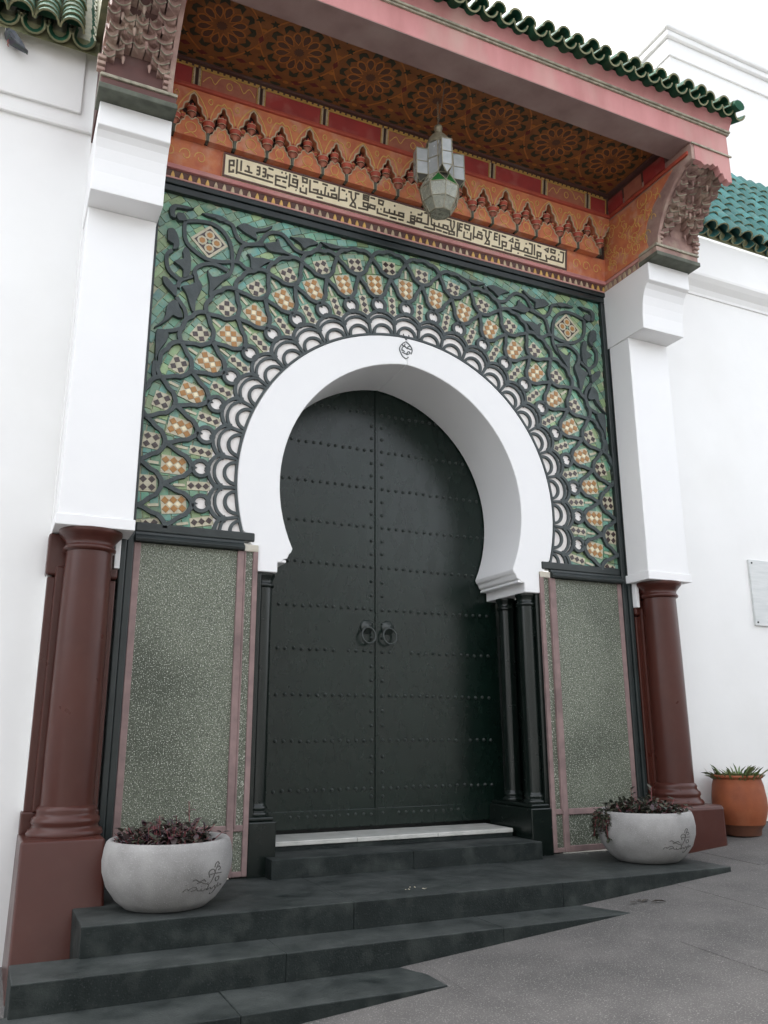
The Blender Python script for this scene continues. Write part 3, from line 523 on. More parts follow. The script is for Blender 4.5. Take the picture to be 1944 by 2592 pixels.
# ================================================================ jamb columns and dado panels
def jamb(sx):
    side = 'left' if sx < 0 else 'right'
    X = lambda a, b_: tuple(sorted((sx * a, sx * b_)))
    j = thing('door_jamb', f'dark green painted jamb and plinth on the {side} side of the door', 'jamb', (sx * 0.69, 0.1, -1.64), 'door jambs')
    B().box(*X(0.7355, 0.80), 0.002, 0.36, -1.64, -0.415).build('jamb_wall', 'jamb_green', j)
    B().box(*X(0.712, 0.7358), -0.002, 0.030, -1.42, -0.415).build('jamb_strip', 'jamb_green', j, bevel=0.003)
    pl = B().box(*X(0.618, 0.7352), -0.018, 0.350, -1.655, -1.432).build('plinth', 'jamb_green', j, bevel=0.006)
    B().box(*X(0.628, 0.7352), -0.008, 0.350, -1.432, -1.415).build('plinth_cap', 'jamb_green', j, bevel=0.006)
    for ci, y in enumerate((0.052, 0.232)):
        which = 'front' if ci == 0 else 'rear'
        c = thing('slim_column', f'{which} slim dark green column carrying the {side} arch foot', 'column', (sx * 0.688, y, -1.415), 'slim dark green columns in the door jambs')
        r = 0.041
        b = B().lathe([(0.052, 0), (0.054, 0.006), (0.054, 0.014), (0.046, 0.018), (0.044, 0.022), (0.049, 0.028), (0.049, 0.036), (0.043, 0.042), (r, 0.05)], (sx * 0.688, y, -1.415), 28); b.build('base', 'jamb_green', c)
        B().lathe([(r, 0.05), (r * 1.0, 0.3), (r * 0.97, 0.94)], (sx * 0.688, y, -1.415), 32).build('shaft', 'jamb_green', c)
        B().lathe([(r * 0.97, 0.94), (0.048, 0.944), (0.048, 0.956), (0.041, 0.96), (0.043, 0.975), (0.050, 0.990), (0.052, 0.9945), (0.052, 1.002)], (sx * 0.688, y, -1.415), 28, closed_top=True).build('capital', 'jamb_green', c)

    # dado: speckled slab with pink stone borders
    d = thing('dado_panel', f'speckled green-grey terrazzo panel with pink stone edging, {side} of the door', 'panel', (sx * 1.0, 0, -1.64), 'speckled dado panels')
    B().box(*X(0.735, 1.256), -0.004, 0.02, -1.632, -0.330).build('backing', 'black_stone', d)
    B().box(*X(0.826, 1.228), -0.0135, -0.003, -1.440, -0.332).build('terrazzo_slab', 'terrazzo', d)
    B().box(*X(0.757, 0.789), -0.011, -0.003, -1.440, -0.313).build('terrazzo_strip', 'terrazzo', d)
    for a, b_, f in ((0.735, 0.757, -0.020), (0.797, 0.826, -0.024), (1.228, 1.2555, -0.018)):
        B().box(*X(a, b_), f, -0.003, -1.632, -0.312 if a < 0.75 else -0.331).build('pink_border', 'pink_stone', d, bevel=0.003)
    B().box(*X(0.789, 0.797), -0.026, -0.003, -1.45, -0.331).build('pink_bead', 'pink_stone', d, bevel=0.003)
    B().box(*X(0.826, 1.228), -0.023, -0.003, -1.468, -1.440).box(*X(0.826, 1.228), -0.023, -0.003, -1.632, -1.605).box(*X(0.757, 0.797), -0.0195, -0.003, -1.464, -1.440).box(*X(0.757, 0.797), -0.0195, -0.003, -1.632, -1.612).build('pink_rail', 'pink_stone', d, bevel=0.003)
    B().box(*X(0.826, 1.228), -0.012, -0.0035, -1.605, -1.468).box(*X(0.757, 0.797), -0.010, -0.0035, -1.612, -1.464).build('base_terrazzo', 'terrazzo', d)
    B().box(*X(0.735, 0.7975), -0.022, 0.0, -0.331, -0.300).build('plaster_stub', 'old_plaster', d, bevel=0.004)
    return j
jamb(-1); jamb(1)

# ================================================================ brown columns and white piers at the sides
def pier(sx):
    side = 'left' if sx < 0 else 'right'
    X = lambda a, b_: tuple(sorted((sx * a, sx * b_)))
    cx, cy = sx * 1.432, -0.098
    c = thing('brown_column', f'thick glossy red-brown column on a square pedestal, {side} of the gate', 'column', (cx, cy, -1.75), 'red-brown gate columns')
    # battered pedestal
    pb = B(); zt, zb = -1.432, -1.90
    y0t, y0b = -0.262, -0.405
    vs = []
    for (z, yf, xi, xo) in ((zb, y0b, 1.30, 1.588), (zt, y0t, 1.312, 1.582)):
        vs += [(sx * xi, yf, z), (sx * xo, yf, z), (sx * xo, 0.03, z), (sx * xi, 0.03, z)]
    if sx > 0:
        vs = [(x, (-0.262 if (y < -0.3) else y), z) for x, y, z in vs]
    pb.add(vs, [(0, 3, 2, 1), (4, 5, 6, 7), (0, 1, 5, 4), (1, 2, 6, 5), (2, 3, 7, 6), (3, 0, 4, 7)])
    pb.build('pedestal', 'red_brown', c, bevel=0.02 if sx > 0 else 0.01, seg=3)
    B().lathe([(0.128, 0), (0.130, 0.008), (0.124, 0.02), (0.114, 0.026), (0.112, 0.036), (0.118, 0.045), (0.115, 0.058), (0.104, 0.066), (0.100, 0.075), (0.103, 0.084), (0.098, 0.094), (0.0905, 0.10)], (cx, cy, -1.4325), 40).build('base', 'red_brown', c)
    B().lathe([(0.0905, 0.10), (0.091, 0.3), (0.089, 0.7), (0.085, 1.02)], (cx, cy, -1.4325), 48).build('shaft', 'red_brown', c)
    B().lathe([(0.085, 1.02), (0.096, 1.026), (0.098, 1.034), (0.094, 1.042), (0.088, 1.046), (0.092, 1.060), (0.106, 1.078), (0.116, 1.088), (0.118, 1.094), (0.118, 1.104)], (cx, cy, -1.4325), 40, closed_top=True).build('capital', 'red_brown', c)
    # pilaster behind with its own cap and base breaks
    p = B().box(*X(1.318, 1.572), -0.035, 0.03, -1.36, -0.50); p.box(*X(1.345, 1.545), -0.055, 0.03, -1.36, -0.46)
    p.build('pilaster', 'red_brown', c, bevel=0.006)
    B().box(*X(1.314, 1.580), -0.05, 0.03, -1.44, -1.355).build('pilaster_block', 'red_brown', c, bevel=0.008)
    B().box(*X(1.314, 1.580), -0.045, 0.03, -0.495, -0.331).build('pilaster_block', 'red_brown', c, bevel=0.008)
    # white pier above
    w_ = thing('white_pier', f'white plaster pier with corbelled head above the {side} brown column', 'pier', (sx * 1.43, -0.1, -0.33), 'white corbelled piers')
    B().box(*X(1.289, 1.566), -0.192, 0.03, -0.285, 1.034).build('pier_shaft', 'white_gloss', w_, bevel=0.004)
    B().box(*X(1.282, 1.573), -0.200, 0.03, -0.328, -0.285).build('pier_foot', 'white_gloss', w_, bevel=0.003)
    cp = [(0.03, 1.034), (-0.318, 1.034), (-0.320, 1.06)] + [(-0.32 - 0.072 * (1 - math.cos(rad(t))), 1.06 + 0.225 * math.sin(rad(t))) for t in (15, 30, 45, 60, 75, 88)] + [(-0.394, 1.288), (-0.396, 1.392), (0.03, 1.392)]
    B().prism(cp, *X(1.284, 1.572), ax='x').build('corbel', 'white_gloss', w_, bevel=0.003)
    B().box(*X(1.3115, 1.333), -0.062, 0.0, -0.455, -0.3285).build('plaster_tail', 'white_gloss', w_, bevel=0.003)
pier(-1); pier(1)

# ================================================================ zellige spandrel panel
DEL = 8.9
zp = thing('tiled_arch_panel', 'green mosaic tile panel with dark relief tracery around the white arch', 'tile panel', (0, 0, -0.33))
XM, ZT, ZB = 1.252, 1.332, -0.252          # field inside the frame
def inside(x, z, e=0.0): return abs(x) < XM + e and ZB - e < z < ZT + e
clampx = lambda p: (max(-1.262, min(1.262, p[0])), p[1], max(-0.262, min(1.342, p[2])))
# mortar bed with the arch opening left out
bed = B(); o_in = [p for p in arc(0, 0, 0.80, -107, 107, 60)]
bed_r = [(0.0, 0.80), (0.0, 1.345), (1.265, 1.345), (1.265, -0.262), (0.765, -0.262)]
for sx in (-1, 1):
    poly = [(sx * x, z) for x, z in bed_r] + [(sx * x, z) for x, z in reversed(arc(0, 0, 0.80, 0, 107, 30)[1:-1])]
    bed.prism(poly, 0.03, 0.004)
bed.build('mortar_bed', 'mortar', zp)
# glazed mosaic pieces in rings round the arch
pieces = []
r = 0.968
while r < 1.86:
    h = random.uniform(0.034, 0.046); per = random.uniform(0.042, 0.060) / r
    a = -1.92 + random.uniform(0, per)
    while a < 1.92:
        da = per * random.uniform(0.75, 1.3)
        q = [(r + 0.0012, a), (r + 0.0012, a + da), (r + h - 0.0012, a + da), (r + h - 0.0012, a)]
        g = 0.0012 / r
        q = [(q[0][0], q[0][1] + g), (q[1][0], q[1][1] - g), (q[2][0], q[2][1] - g), (q[3][0], q[3][1] + g)]
        pts = [((rr_ + random.uniform(-0.0025, 0.0025)) * math.sin(t), (rr_ + random.uniform(-0.0025, 0.0025)) * math.cos(t)) for rr_, t in q]
        cxm = sum(p[0] for p in pts) / 4; czm = sum(p[1] for p in pts) / 4
        if inside(cxm, czm, 0.012): pieces.append((pts, cxm, czm))
        a += da
    r += h
def mosaic(b, pts):
    v = random.gauss(1.0, 0.20); v = max(0.5, min(1.6, v))
    k = random.random()
    tn = (v * random.uniform(0.6, 1.0), v, v * random.uniform(0.85, 1.25)) if k < 0.82 else (v * 1.6, v * 1.2, v * 0.8)
    ys = [random.uniform(-0.0022, -0.0002) for _ in range(4)]
    fr = offset_poly(pts, -0.0009)
    vs = [(p[0], 0.0041, p[1]) for p in pts] + [(p[0], y, p[1]) for p, y in zip(fr, ys)]
    vs = [clampx(p) for p in vs]
    b.add(vs, [(4, 5, 6, 7), (0, 4, 7, 3), (1, 5, 4, 0), (2, 6, 5, 1), (3, 7, 6, 2)], 0, tn)
camx, camz = -1.73, 0.4
order = sorted(pieces, key=lambda q: (q[1] + 1.73) ** 2 + (q[2] - 0.3) ** 2)
for q in order[:300]:
    b = B(); mosaic(b, q[0]); b.build('glazed_tile', 'green_glaze', zp)
b = B()
for q in order[300:]: mosaic(b, q[0])
tag(b.build('glazed_mosaic', 'green_glaze', zp), kind='stuff')

# --- repeating units, drawn round the vertical axis and turned into place
def unit(name, b, mats, ks, half=0.0, org=zp):
    me = None
    for k in ks:
        a = rad((k + half) * DEL)
        tv = [(x * math.cos(a) + z * math.sin(a), y, -x * math.sin(a) + z * math.cos(a)) for x, y, z in b.v]
        ins = [inside(p[0], p[2], 0.004) for p in tv]; fr = sum(ins) / len(ins)
        if fr > 0.999:
            me = me or b.mesh(name, mats)
            place(name, me, org, (0, -0.0005 * (k % 2), 0), (0, a, 0))
        elif fr > 0.34:
            c = B(); c.v = [clampx((p[0], p[1] - 0.0005 * (k % 2), p[2])) for p in tv]; c.f = [list(f) for f in b.f]; c.m = list(b.m); c.t = list(b.t); c.sm = list(b.sm)
            c.build(name, mats, org)
def lozenge(b, cx, cz, w, h, y0, y1, mi):
    b.prism([(cx, cz + h / 2), (cx + w / 2, cz), (cx, cz - h / 2), (cx - w / 2, cz)], y0, y1, mi, inset=0.0008)
ks = range(-12, 13)
# ochre checker, two by three
b = B(); cz = 1.117; b.box(-0.040, 0.040, -0.0042, 0.004, cz - 0.053, cz + 0.053, 0)
for i in (-1, 1):
    for j in (-1, 0, 1): lozenge(b, i * 0.019, cz + j * 0.0345, 0.0345, 0.0345, -0.004, -0.0064, 1)
for j in (-0.5, 0.5): lozenge(b, 0, cz + j * 0.0345, 0.026, 0.026, -0.004, -0.0060, 2)
unit('ochre_checker_tile', b, ['cream_tile', 'ochre_tile', 'ivory'], ks)
# brown checker, two by two, in the outer cells
b = B(); cz = 1.222; b.box(-0.036, 0.036, -0.0042, 0.004, cz - 0.036, cz + 0.036, 0)
for i in (-1, 1):
    for j in (-1, 1): lozenge(b, i * 0.0175, cz + j * 0.0175, 0.032, 0.032, -0.004, -0.0064, 1)
unit('brown_checker_tile', b, ['cream_tile', 'brown_tile'], ks, 0.5)
# three brown lozenges in a row, in the inner cells
b = B(); cz = 1.008; b.box(-0.0195, 0.0195, -0.0042, 0.004, cz - 0.050, cz + 0.050, 0)
for j in (-1, 0, 1): lozenge(b, 0, cz + j * 0.032, 0.030, 0.031, -0.004, -0.0064, 1)
unit('brown_lozenge_tile', b, ['cream_tile', 'brown_tile'], ks, 0.5)
# slim cream bars
b = B(); b.prism([(-0.0055, 1.066), (0.0055, 1.066), (0.0055, 1.112), (0, 1.118), (-0.0055, 1.112)], 0.004, -0.0052)
unit('cream_bar_tile', b, 'cream_tile', ks, 0.5)
b = B(); b.prism([(-0.006, 1.180), (0.006, 1.180), (0.006, 1.222), (0, 1.228), (-0.006, 1.222)], 0.004, -0.0052)
unit('cream_bar_tile', b, 'cream_tile', ks)
# white disc in a dark ring, notched top and bottom
b = B(); cz = 1.003
b.prism(arc(0, cz, 0.030, 0, 345, 23), 0.004, -0.006, 1)
b.strip(arc(0, cz, 0.0345, 0, 350, 35), 0.0200, 0.004, -0.018, 0, closed=True, top=0.78)
b.prism([(-0.008, cz + 0.030), (0, cz + 0.014), (0.008, cz + 0.030)], -0.005, -0.015, 0)
b.prism([(-0.007, cz - 0.030), (0, cz - 0.017), (0.007, cz - 0.030)], -0.005, -0.015, 0)
unit('white_disc', b, ['relief_grey', 'white_tile'], ks)
# ogee straps
T = lambda q, r: (r * math.sin(rad(q * DEL)), r * math.cos(rad(q * DEL)))
def ogee(rb, cusp1, rt, half=0):
    hp = [(0.0, rb), (0.10, rb + 0.004), (0.21, rb + 0.019), (0.275, rb + 0.031)]
    hq = [(0.27, rb + 0.026), (0.305, rb + 0.046), (0.345, rb + 0.064), (0.40, rb + 0.080), (0.455, rb + 0.098), (0.50, rt)]
    return hp, hq
for (rb, rt, half, nm) in ((1.043, 1.166, 0.0, 'ogee_strap'), (1.166, 1.268, 0.5, 'ogee_strap')):
    b = B(); sc_ = (rt - rb) / 0.123
    for s_ in (-1, 1):
        hp, hq = ogee(0, 0, 0.123)
        f = lambda L: [T(s_ * q, rb + r_ * sc_) for q, r_ in L]
        b.strip(smooth_path(f(hp), 3), 0.0208, 0.004, -0.0182 - 0.0002 * s_)
        b.strip(smooth_path(f(hq), 3), 0.0195, 0.004, -0.0172 + 0.0002 * s_)
    unit(nm, b, 'relief_grey', ks, half)
b = B()
b.strip(smooth_path([T(q, r_) for q, r_ in ((0, 1.266), (0.10, 1.287), (0.22, 1.298), (0.32, 1.297), (0.40, 1.304), (0.5, 1.308), (0.60, 1.304), (0.68, 1.297), (0.78, 1.298), (0.90, 1.287), (1.0, 1.266))], 3), 0.0208, 0.004, -0.0194)
unit('lobed_strap', b, 'relief_grey', range(-9, 9))
# scallop band on a white ground
wb = B()
for sx in (-1, 1):
    po = [(sx * x, z) for x, z in arc(0, 0, 0.968, 0, 105.2, 40)] + [(sx * x, z) for x, z in reversed(arc(0, 0, 0.815, 0, 107.8, 40))]
    wb.prism([(x, max(z, -0.255)) for x, z in po], 0.0045, -0.0035)
wb.build('white_band', 'white_tile', zp)
b = B(); rc = 0.853
b.strip(arc(0, rc - 0.004, 0.0490, -90, 90, 16), 0.0150, -0.003, -0.0150)
def ra(pts): return smooth_path([T(q, r_) for q, r_ in pts], 3)
for s_ in (-1, 1):
    b.strip(ra(((s_ * 0.52, 0.897), (s_ * 0.40, 0.921), (s_ * 0.2, 0.9385), (0, 0.9430))), 0.0135, -0.003, -0.0155 - 0.0002 * s_)
    b.strip(ra(((s_ * 0.56, 0.905), (s_ * 0.45, 0.940), (s_ * 0.27, 0.960), (s_ * 0.1, 0.969), (0, 0.980))), 0.0172, -0.003, -0.0165 - 0.0002 * s_)
b.strip([T(q, 0.8465) for q in (-0.5, -0.25, 0, 0.25, 0.5)], 0.0115, -0.003, -0.0140)
b.strip([T(0.5, 0.846), T(0.5, 0.900)], [0.0130, 0.016], -0.003, -0.0145)
unit('scallop_tracery', b, 'relief_grey', ks)
# arabesque vines and leaves in both upper corners
for sx in (-1, 1):
    for vi, pl in enumerate(VINES):
        pts = [(-sx * x, z) for x, z in smooth_path(pl, 4)]
        b = B(); b.strip(pts, 0.0192, 0.004, -0.0150 - 0.0003 * vi); b.xf(clampx); b.build('vine', 'relief_grey', zp)
    for vi, pl in enumerate(LEAVES):
        n = len(pl); sm = smooth_path(pl + [pl[0]], 2)[:-1]
        b = B(); b.prism([(-sx * x, z) for x, z in sm], 0.004, -0.0190 - 0.00025 * vi, inset=0.0022); b.xf(clampx); b.build('arabesque_leaf', 'relief_grey', zp)
    # framed star tile inside the corner medallion
    cx, cz = sx * 1.019, 1.122
    R45 = lambda x, z: (cx + (x - z) * 0.7071, cz + (x + z) * 0.7071)
    b = B(); q = 0.062
    b.prism([R45(-q, -q), R45(q, -q), R45(q, q), R45(-q, q)], 0.004, -0.0050, 0)
    q = 0.050
    b.prism([R45(-q, -q), R45(q, -q), R45(q, q), R45(-q, q)], -0.0048, -0.0058, 3)
    for i in (-1, 1):
        for j in (-1, 1):
            ox, oz = i * 0.024, j * 0.024
            b.prism([R45(ox + 0.024 * math.cos(t), oz + 0.024 * math.sin(t)) for t in [math.pi * k / 4 for k in range(8)]], -0.0056, -0.0066, 0)
            b.prism([R45(ox + 0.015 * math.cos(t), oz + 0.015 * math.sin(t)) for t in [math.pi * k / 3 for k in range(6)]], -0.0064, -0.0076, 1)
    b.prism([R45(0.009 * math.cos(t), 0.009 * math.sin(t)) for t in [math.pi * k / 3 for k in range(6)]], -0.0066, -0.0078, 2)
    b.build('star_tile', ['cream_tile', 'ochre_tile', 'green_glaze', 'brown_tile'], zp)
# frame and ledges
fr = B()
fr.box(-1.312, 1.312, -0.036, 0.03, 1.360, 1.3875); fr.box(-1.285, 1.285, -0.026, 0.03, 1.326, 1.3595)
fr.build('frame_head', 'frame_dark', zp, bevel=0.005)
for sx in (-1, 1):
    X = lambda a, b_: tuple(sorted((sx * a, sx * b_)))
    B().box(*X(1.2865, 1.3115), -0.036, 0.03, -1.66, 1.3595).box(*X(1.2565, 1.286), -0.026, 0.03, -1.66, 1.3255).build('frame_stile', 'frame_dark', zp, bevel=0.005)
    B().box(*X(0.752, 1.256), -0.018, 0.03, -0.286, -0.246).build('ledge', 'frame_dark', zp, bevel=0.006)
    lp = [(0.0, -0.330), (-0.040, -0.330), (-0.044, -0.318), (-0.036, -0.306), (-0.022, -0.298), (-0.020, -0.2865), (0.0, -0.2865)]
    B().prism(lp, *X(0.800, 1.256), ax='x').build('ledge_moulding', 'frame_dark', zp, bevel=0.002)

# ================================================================ painted wooden canopy
cp_ = thing('wooden_canopy', 'painted wooden canopy with green tiled edge projecting over the gate', 'canopy', (0, -0.4, 1.39))
# ---- frieze above the tile panel (leans slightly forward)
fz = lambda z: -0.010 - 0.072 * max(0.0, (z - 1.39)) / 0.59      # plane of the frieze
lean = lambda p: (p[0], p[1] + fz(p[2]), p[2])
fb = B().box(-1.298, 1.298, 0.0, 0.08, 1.388, 1.985); fb.xf(lean); fb.build('frieze_back', 'frieze_dark', cp_)
# saw-tooth band
b = B().box(-1.298, 1.298, -0.022, 0.01, 1.4405, 1.462); b.xf(lean); b.build('frieze_moulding', 'wood_pink', cp_, bevel=0.003)
b = B().box(-1.298, 1.298, -0.024, 0.01, 1.388, 1.3965); b.xf(lean); b.build('frieze_fillet', 'frieze_pink', cp_, bevel=0.002)
b = B().box(-1.298, 1.298, -0.006, 0.005, 1.3965, 1.4405); b.xf(lean); b.build('sawtooth_ground', 'wood_brown', cp_)
tb = [B(), B()]
for q in tb: q.prism([(-0.0105, 0.0), (0.0105, 0.0), (0.0085, 0.020), (0.003, 0.036), (-0.003, 0.036), (-0.0085, 0.020)], -0.005, -0.014, inset=0.0015)
tme = [tb[0].mesh('tooth', 'gilt_pale'), tb[1].mesh('tooth', 'gilt')]
for k in range(-32, 33):
    place('tooth', tme[0 if (k // 5) % 2 else 1], cp_, (k * 0.0403, fz(1.40), 1.3975))
# lower painted field behind the inscription
b = B().box(-1.298, 1.298, -0.008, 0.005, 1.462, 1.600); b.xf(lean); b.build('painted_field', 'frieze_orange', cp_)
for sx in (-1, 1):
    for (cx, cz) in ((1.16, 1.53), (1.235, 1.53), (1.09, 1.53)):
        pts = [(sx * (cx + 0.030 * math.cos(t) * (1 - t / 9)), cz + 0.034 * math.sin(t) * (1 - t / 9)) for t in [i * 0.5 for i in range(14)]]
        b = B(); b.strip(pts, 0.0045, -0.0075, -0.0095); b.xf(lean); b.build('painted_scroll', 'gilt', cp_)
# upper sheet cut into lobed niches
P = 0.2878
half = [(-0.1439, 1.784), (-0.134, 1.776), (-0.130, 1.755), (-0.118, 1.746), (-0.113, 1.722), (-0.099, 1.712), (-0.093, 1.684), (-0.0795, 1.664),
        (-0.067, 1.684), (-0.062, 1.712), (-0.046, 1.724), (-0.041, 1.754), (-0.022, 1.768), (-0.016, 1.800), (0, 1.817)]
full = half + [(-x, z) for x, z in reversed(half[:-1])]
upper = B(); upper.prism(full + [(0.1439, 1.834), (-0.1439, 1.834)], -0.004, -0.046, 0)
upper.strip(full, 0.0062, -0.045, -0.051, 3)
for cx, hw, zt_ in ((0, 0.0795, 1.832), (-0.1439, 0.0644, 1.806), (0.1439, 0.0644, 1.806)):
    og = [(-hw, 1.690), (-hw * 0.80, 1.745), (-hw * 0.5, 1.790), (-hw * 0.22, zt_ - 0.015), (0, zt_)]
    if cx == 0: upper.strip(smooth_path([(x, z - 0.004) for x, z in og], 3), 0.0055, -0.045, -0.049, 1); upper.strip(smooth_path([(-x, z - 0.004) for x, z in og], 3), 0.0055, -0.045, -0.049, 1)
    elif cx < 0: upper.strip(smooth_path([(cx - x, z) for x, z in og], 3), 0.0055, -0.045, -0.049, 1)
    else: upper.strip(smooth_path([(cx + x, z) for x, z in og], 3), 0.0055, -0.045, -0.049, 1)
for s_ in (-1, 1):
    upper.strip([(s_ * 0.0795 + 0.010 * math.sin(t), 1.795 + 0.014 * math.cos(t)) for t in [i * math.pi / 6 for i in range(12)]], 0.004, -0.045, -0.049, 1, closed=True)
def shear(bq):  # lean the built-at-origin piece like the frieze
    bq.v = [(x, y + fz(z) - fz(1.7), z) for x, y, z in bq.v]; return bq
shear(upper)
uo = B(); uo.v = [(x, y, z - 1.7) for x, y, z in upper.v]; uo.f = upper.f; uo.m = upper.m; uo.t = upper.t; uo.sm = upper.sm
ume = uo.mesh('niche_spandrel', ['frieze_orange', 'gilt', 'frieze_pink', 'gilt_pale'])
for k in range(-4, 5): place('niche_spandrel', ume, cp_, (k * P, fz(1.7), 1.7))
# stepped painted panels between the little posts
for (hw, zt_, nm, offs) in ((0.0715, 1.706, 'stepped_panel', 0.0), (0.0560, 1.690, 'stepped_panel', 0.5)):
    k_ = hw / 0.0715; zz = lambda z: 1.598 + (z - 1.598) * (zt_ - 1.598) / 0.108
    hp = [(-0.0715, 1.598), (-0.0715, 1.622), (-0.067, 1.640), (-0.052, 1.650), (-0.047, 1.672), (-0.034, 1.680), (-0.030, 1.700), (-0.018, 1.706), (-0.008, 1.696), (0, 1.690)]
    hp = [(x * k_, zz(z)) for x, z in hp]; pl = hp + [(-x, z) for x, z in reversed(hp[:-1])]
    b = B(); b.prism(pl, -0.004, -0.040, 0, inset=0.001); b.strip(pl, 0.0045, -0.0395, -0.0435, 2)
    t_ = [(0.026 * k_ * math.sin(a), zz(1.652) + 0.024 * math.cos(a) * (1 if math.cos(a) > 0 else 1.3)) for a in [i * math.pi / 7 for i in range(14)]]
    b.strip(t_, 0.0038, -0.0395, -0.0425, 1, closed=True); b.strip([(-0.03 * k_, zz(1.604)), (0, zz(1.622)), (0.03 * k_, zz(1.604))], 0.0038, -0.0395, -0.0425, 1)
    b.v = [(x, y, z - 1.6) for x, y, z in b.v]
    me = b.mesh(nm, ['frieze_orange', 'gilt', 'gilt_pale'])
    for k in range(-4, 5 if offs == 0 else 4): place(nm, me, cp_, ((k + offs) * P, fz(1.65), 1.6))
# little posts and cups of the stalactite frieze
def cup(b, r, z0, h, mi_red=0, mi_line=1, dome=True):
    s_ = 10
    b.lathe([(r * 0.22, z0), (r * 0.30, z0 + h * 0.16), (r * 0.62, z0 + h * 0.30), (r * 0.95, z0 + h * 0.36)], (0, -0.028, 0), s_, 3, 180, 360, smooth=False)
    b.lathe([(r * 1.05, z0 + h * 0.40), (r * 1.06, z0 + h * 0.44)], (0, -0.028, 0), s_, 1, 180, 360, smooth=False)
    b.lathe([(r * 0.86, z0 + h * 0.44), (r * 0.98, z0 + h * 0.70), (r * 1.10, z0 + h * 0.76)], (0, -0.028, 0), s_, 0, 180, 360, smooth=False)
    b.lathe([(r * 1.10, z0 + h * 0.76), (r * 1.12, z0 + h * 0.80)], (0, -0.028, 0), s_, 1, 180, 360, smooth=False)
    for a in (-1, 0, 1):
        b.lathe([(r * 0.30, z0 + h * 0.80), (r * 0.31, z0 + h * 0.94), (r * 0.20, z0 + h * 1.06), (0.0, z0 + h * 1.12)], (a * r * 0.66, -0.028 - (r * 0.55 if a == 0 else r * 0.15), 0), 6, 0, 0, 360, smooth=True)
b = B(); b.box(-0.0055, 0.0055, -0.036, -0.005, -0.112, -0.070, 2); cup(b, 0.0265, -0.078, 0.078)
pme = b.mesh('post_cup', ['frieze_red', 'gilt_pale', 'verdigris', 'ornate_panel'])
b = B(); cup(b, 0.0225, -0.040, 0.072); cme = b.mesh('niche_cup', ['frieze_red', 'gilt_pale', 'verdigris', 'ornate_panel'])
b = B(); cup(b, 0.0165, -0.036, 0.056); sme = b.mesh('side_cup', ['frieze_red', 'gilt', 'frieze_dark', 'ornate_panel'])
for k in range(-5, 6):
    for dx in (-0.0795, 0.0795):
        x = k * P + dx
        if abs(x) < 1.26: place('post_cup', pme, cp_, (x, fz(1.66) - 0.012, 1.706))
    for off, z in ((0.0, 1.738), (0.5, 1.716)):
        x = (k + off) * P
        if abs(x) < 1.27: place('niche_cup', cme, cp_, (x, fz(1.72) + 0.004, z))
    for dx in (-0.042, 0.042):
        x = k * P + dx
        if abs(x) < 1.27: place('side_cup', sme, cp_, (x, fz(1.72) + 0.012, 1.705))
# red moulding and row of red / painted boards under the ceiling
b = B().box(-1.298, 1.298, -0.060, 0.0, 1.834, 1.843).box(-1.298, 1.298, -0.052, 0.0, 1.8432, 1.858); b.xf(lean); b.build('red_moulding', 'frieze_red', cp_, bevel=0.003)
b = B().box(-1.298, 1.298, -0.030, 0.0, 1.858, 1.985); b.xf(lean); b.build('board_ground', 'wood_brown', cp_)
seps = [-1.298, -1.144, -0.83, -0.50, -0.165, 0.165, 0.49, 0.84, 1.144, 1.298]
kinds = ['red', 'orn', 'red', 'red', 'orn', 'red', 'red', 'orn', 'red']
for (a, c, kd) in zip(seps[:-1], seps[1:], kinds):
    b = B().box(a + 0.024, c - 0.024, -0.034, -0.029, 1.866, 1.952)
    b.strip([(a + 0.020, 1.862), (c - 0.020, 1.862), (c - 0.020, 1.957), (a + 0.020, 1.957)], 0.004, -0.029, -0.037, 1, closed=True)
    if kd == 'orn':
        w_ = (c - a) / 2 - 0.03; m_ = (a + c) / 2
        for s_ in (-1, 1):
            b.strip(smooth_path([(m_ + s_ * w_, 1.895), (m_ + s_ * w_ * 0.75, 1.93), (m_ + s_ * w_ * 0.55, 1.90), (m_ + s_ * w_ * 0.35, 1.94), (m_, 1.951)], 3), 0.0042, -0.033, -0.0365, 1)
        b.strip([(m_ + 0.014 * math.sin(t), 1.910 + 0.018 * math.cos(t)) for t in [i * math.pi / 5 for i in range(10)]], 0.004, -0.033, -0.0365, 1, closed=True)
    b.xf(lean); b.build('painted_board', ['red_panel' if kd == 'red' else 'ornate_panel', 'gilt'], cp_)
    if c < 1.29:
        q = B()
        for dx in (-0.012, 0.012): q.box(c + dx - 0.0035, c + dx + 0.0035, -0.037, -0.029, 1.862, 1.957, 0)
        q.box(c - 0.004, c + 0.004, -0.034, -0.029, 1.862, 1.957, 1)
        for i in range(6): q.box(c - 0.020, c - 0.016, -0.035, -0.029, 1.866 + i * 0.015, 1.873 + i * 0.015, 0); q.box(c + 0.016, c + 0.020, -0.035, -0.029, 1.866 + i * 0.015, 1.873 + i * 0.015, 0)
        q.xf(lean); q.build('board_divider', ['gilt_pale', 'frieze_dark'], cp_)
dme_ = B().box(-0.009, 0.009, -0.036, -0.029, -0.0035, 0.0035).mesh('dentil', 'gilt'); x = -1.271
while x < 1.275: place('dentil', dme_, cp_, (x, fz(1.966), 1.9665)); x += 0.030
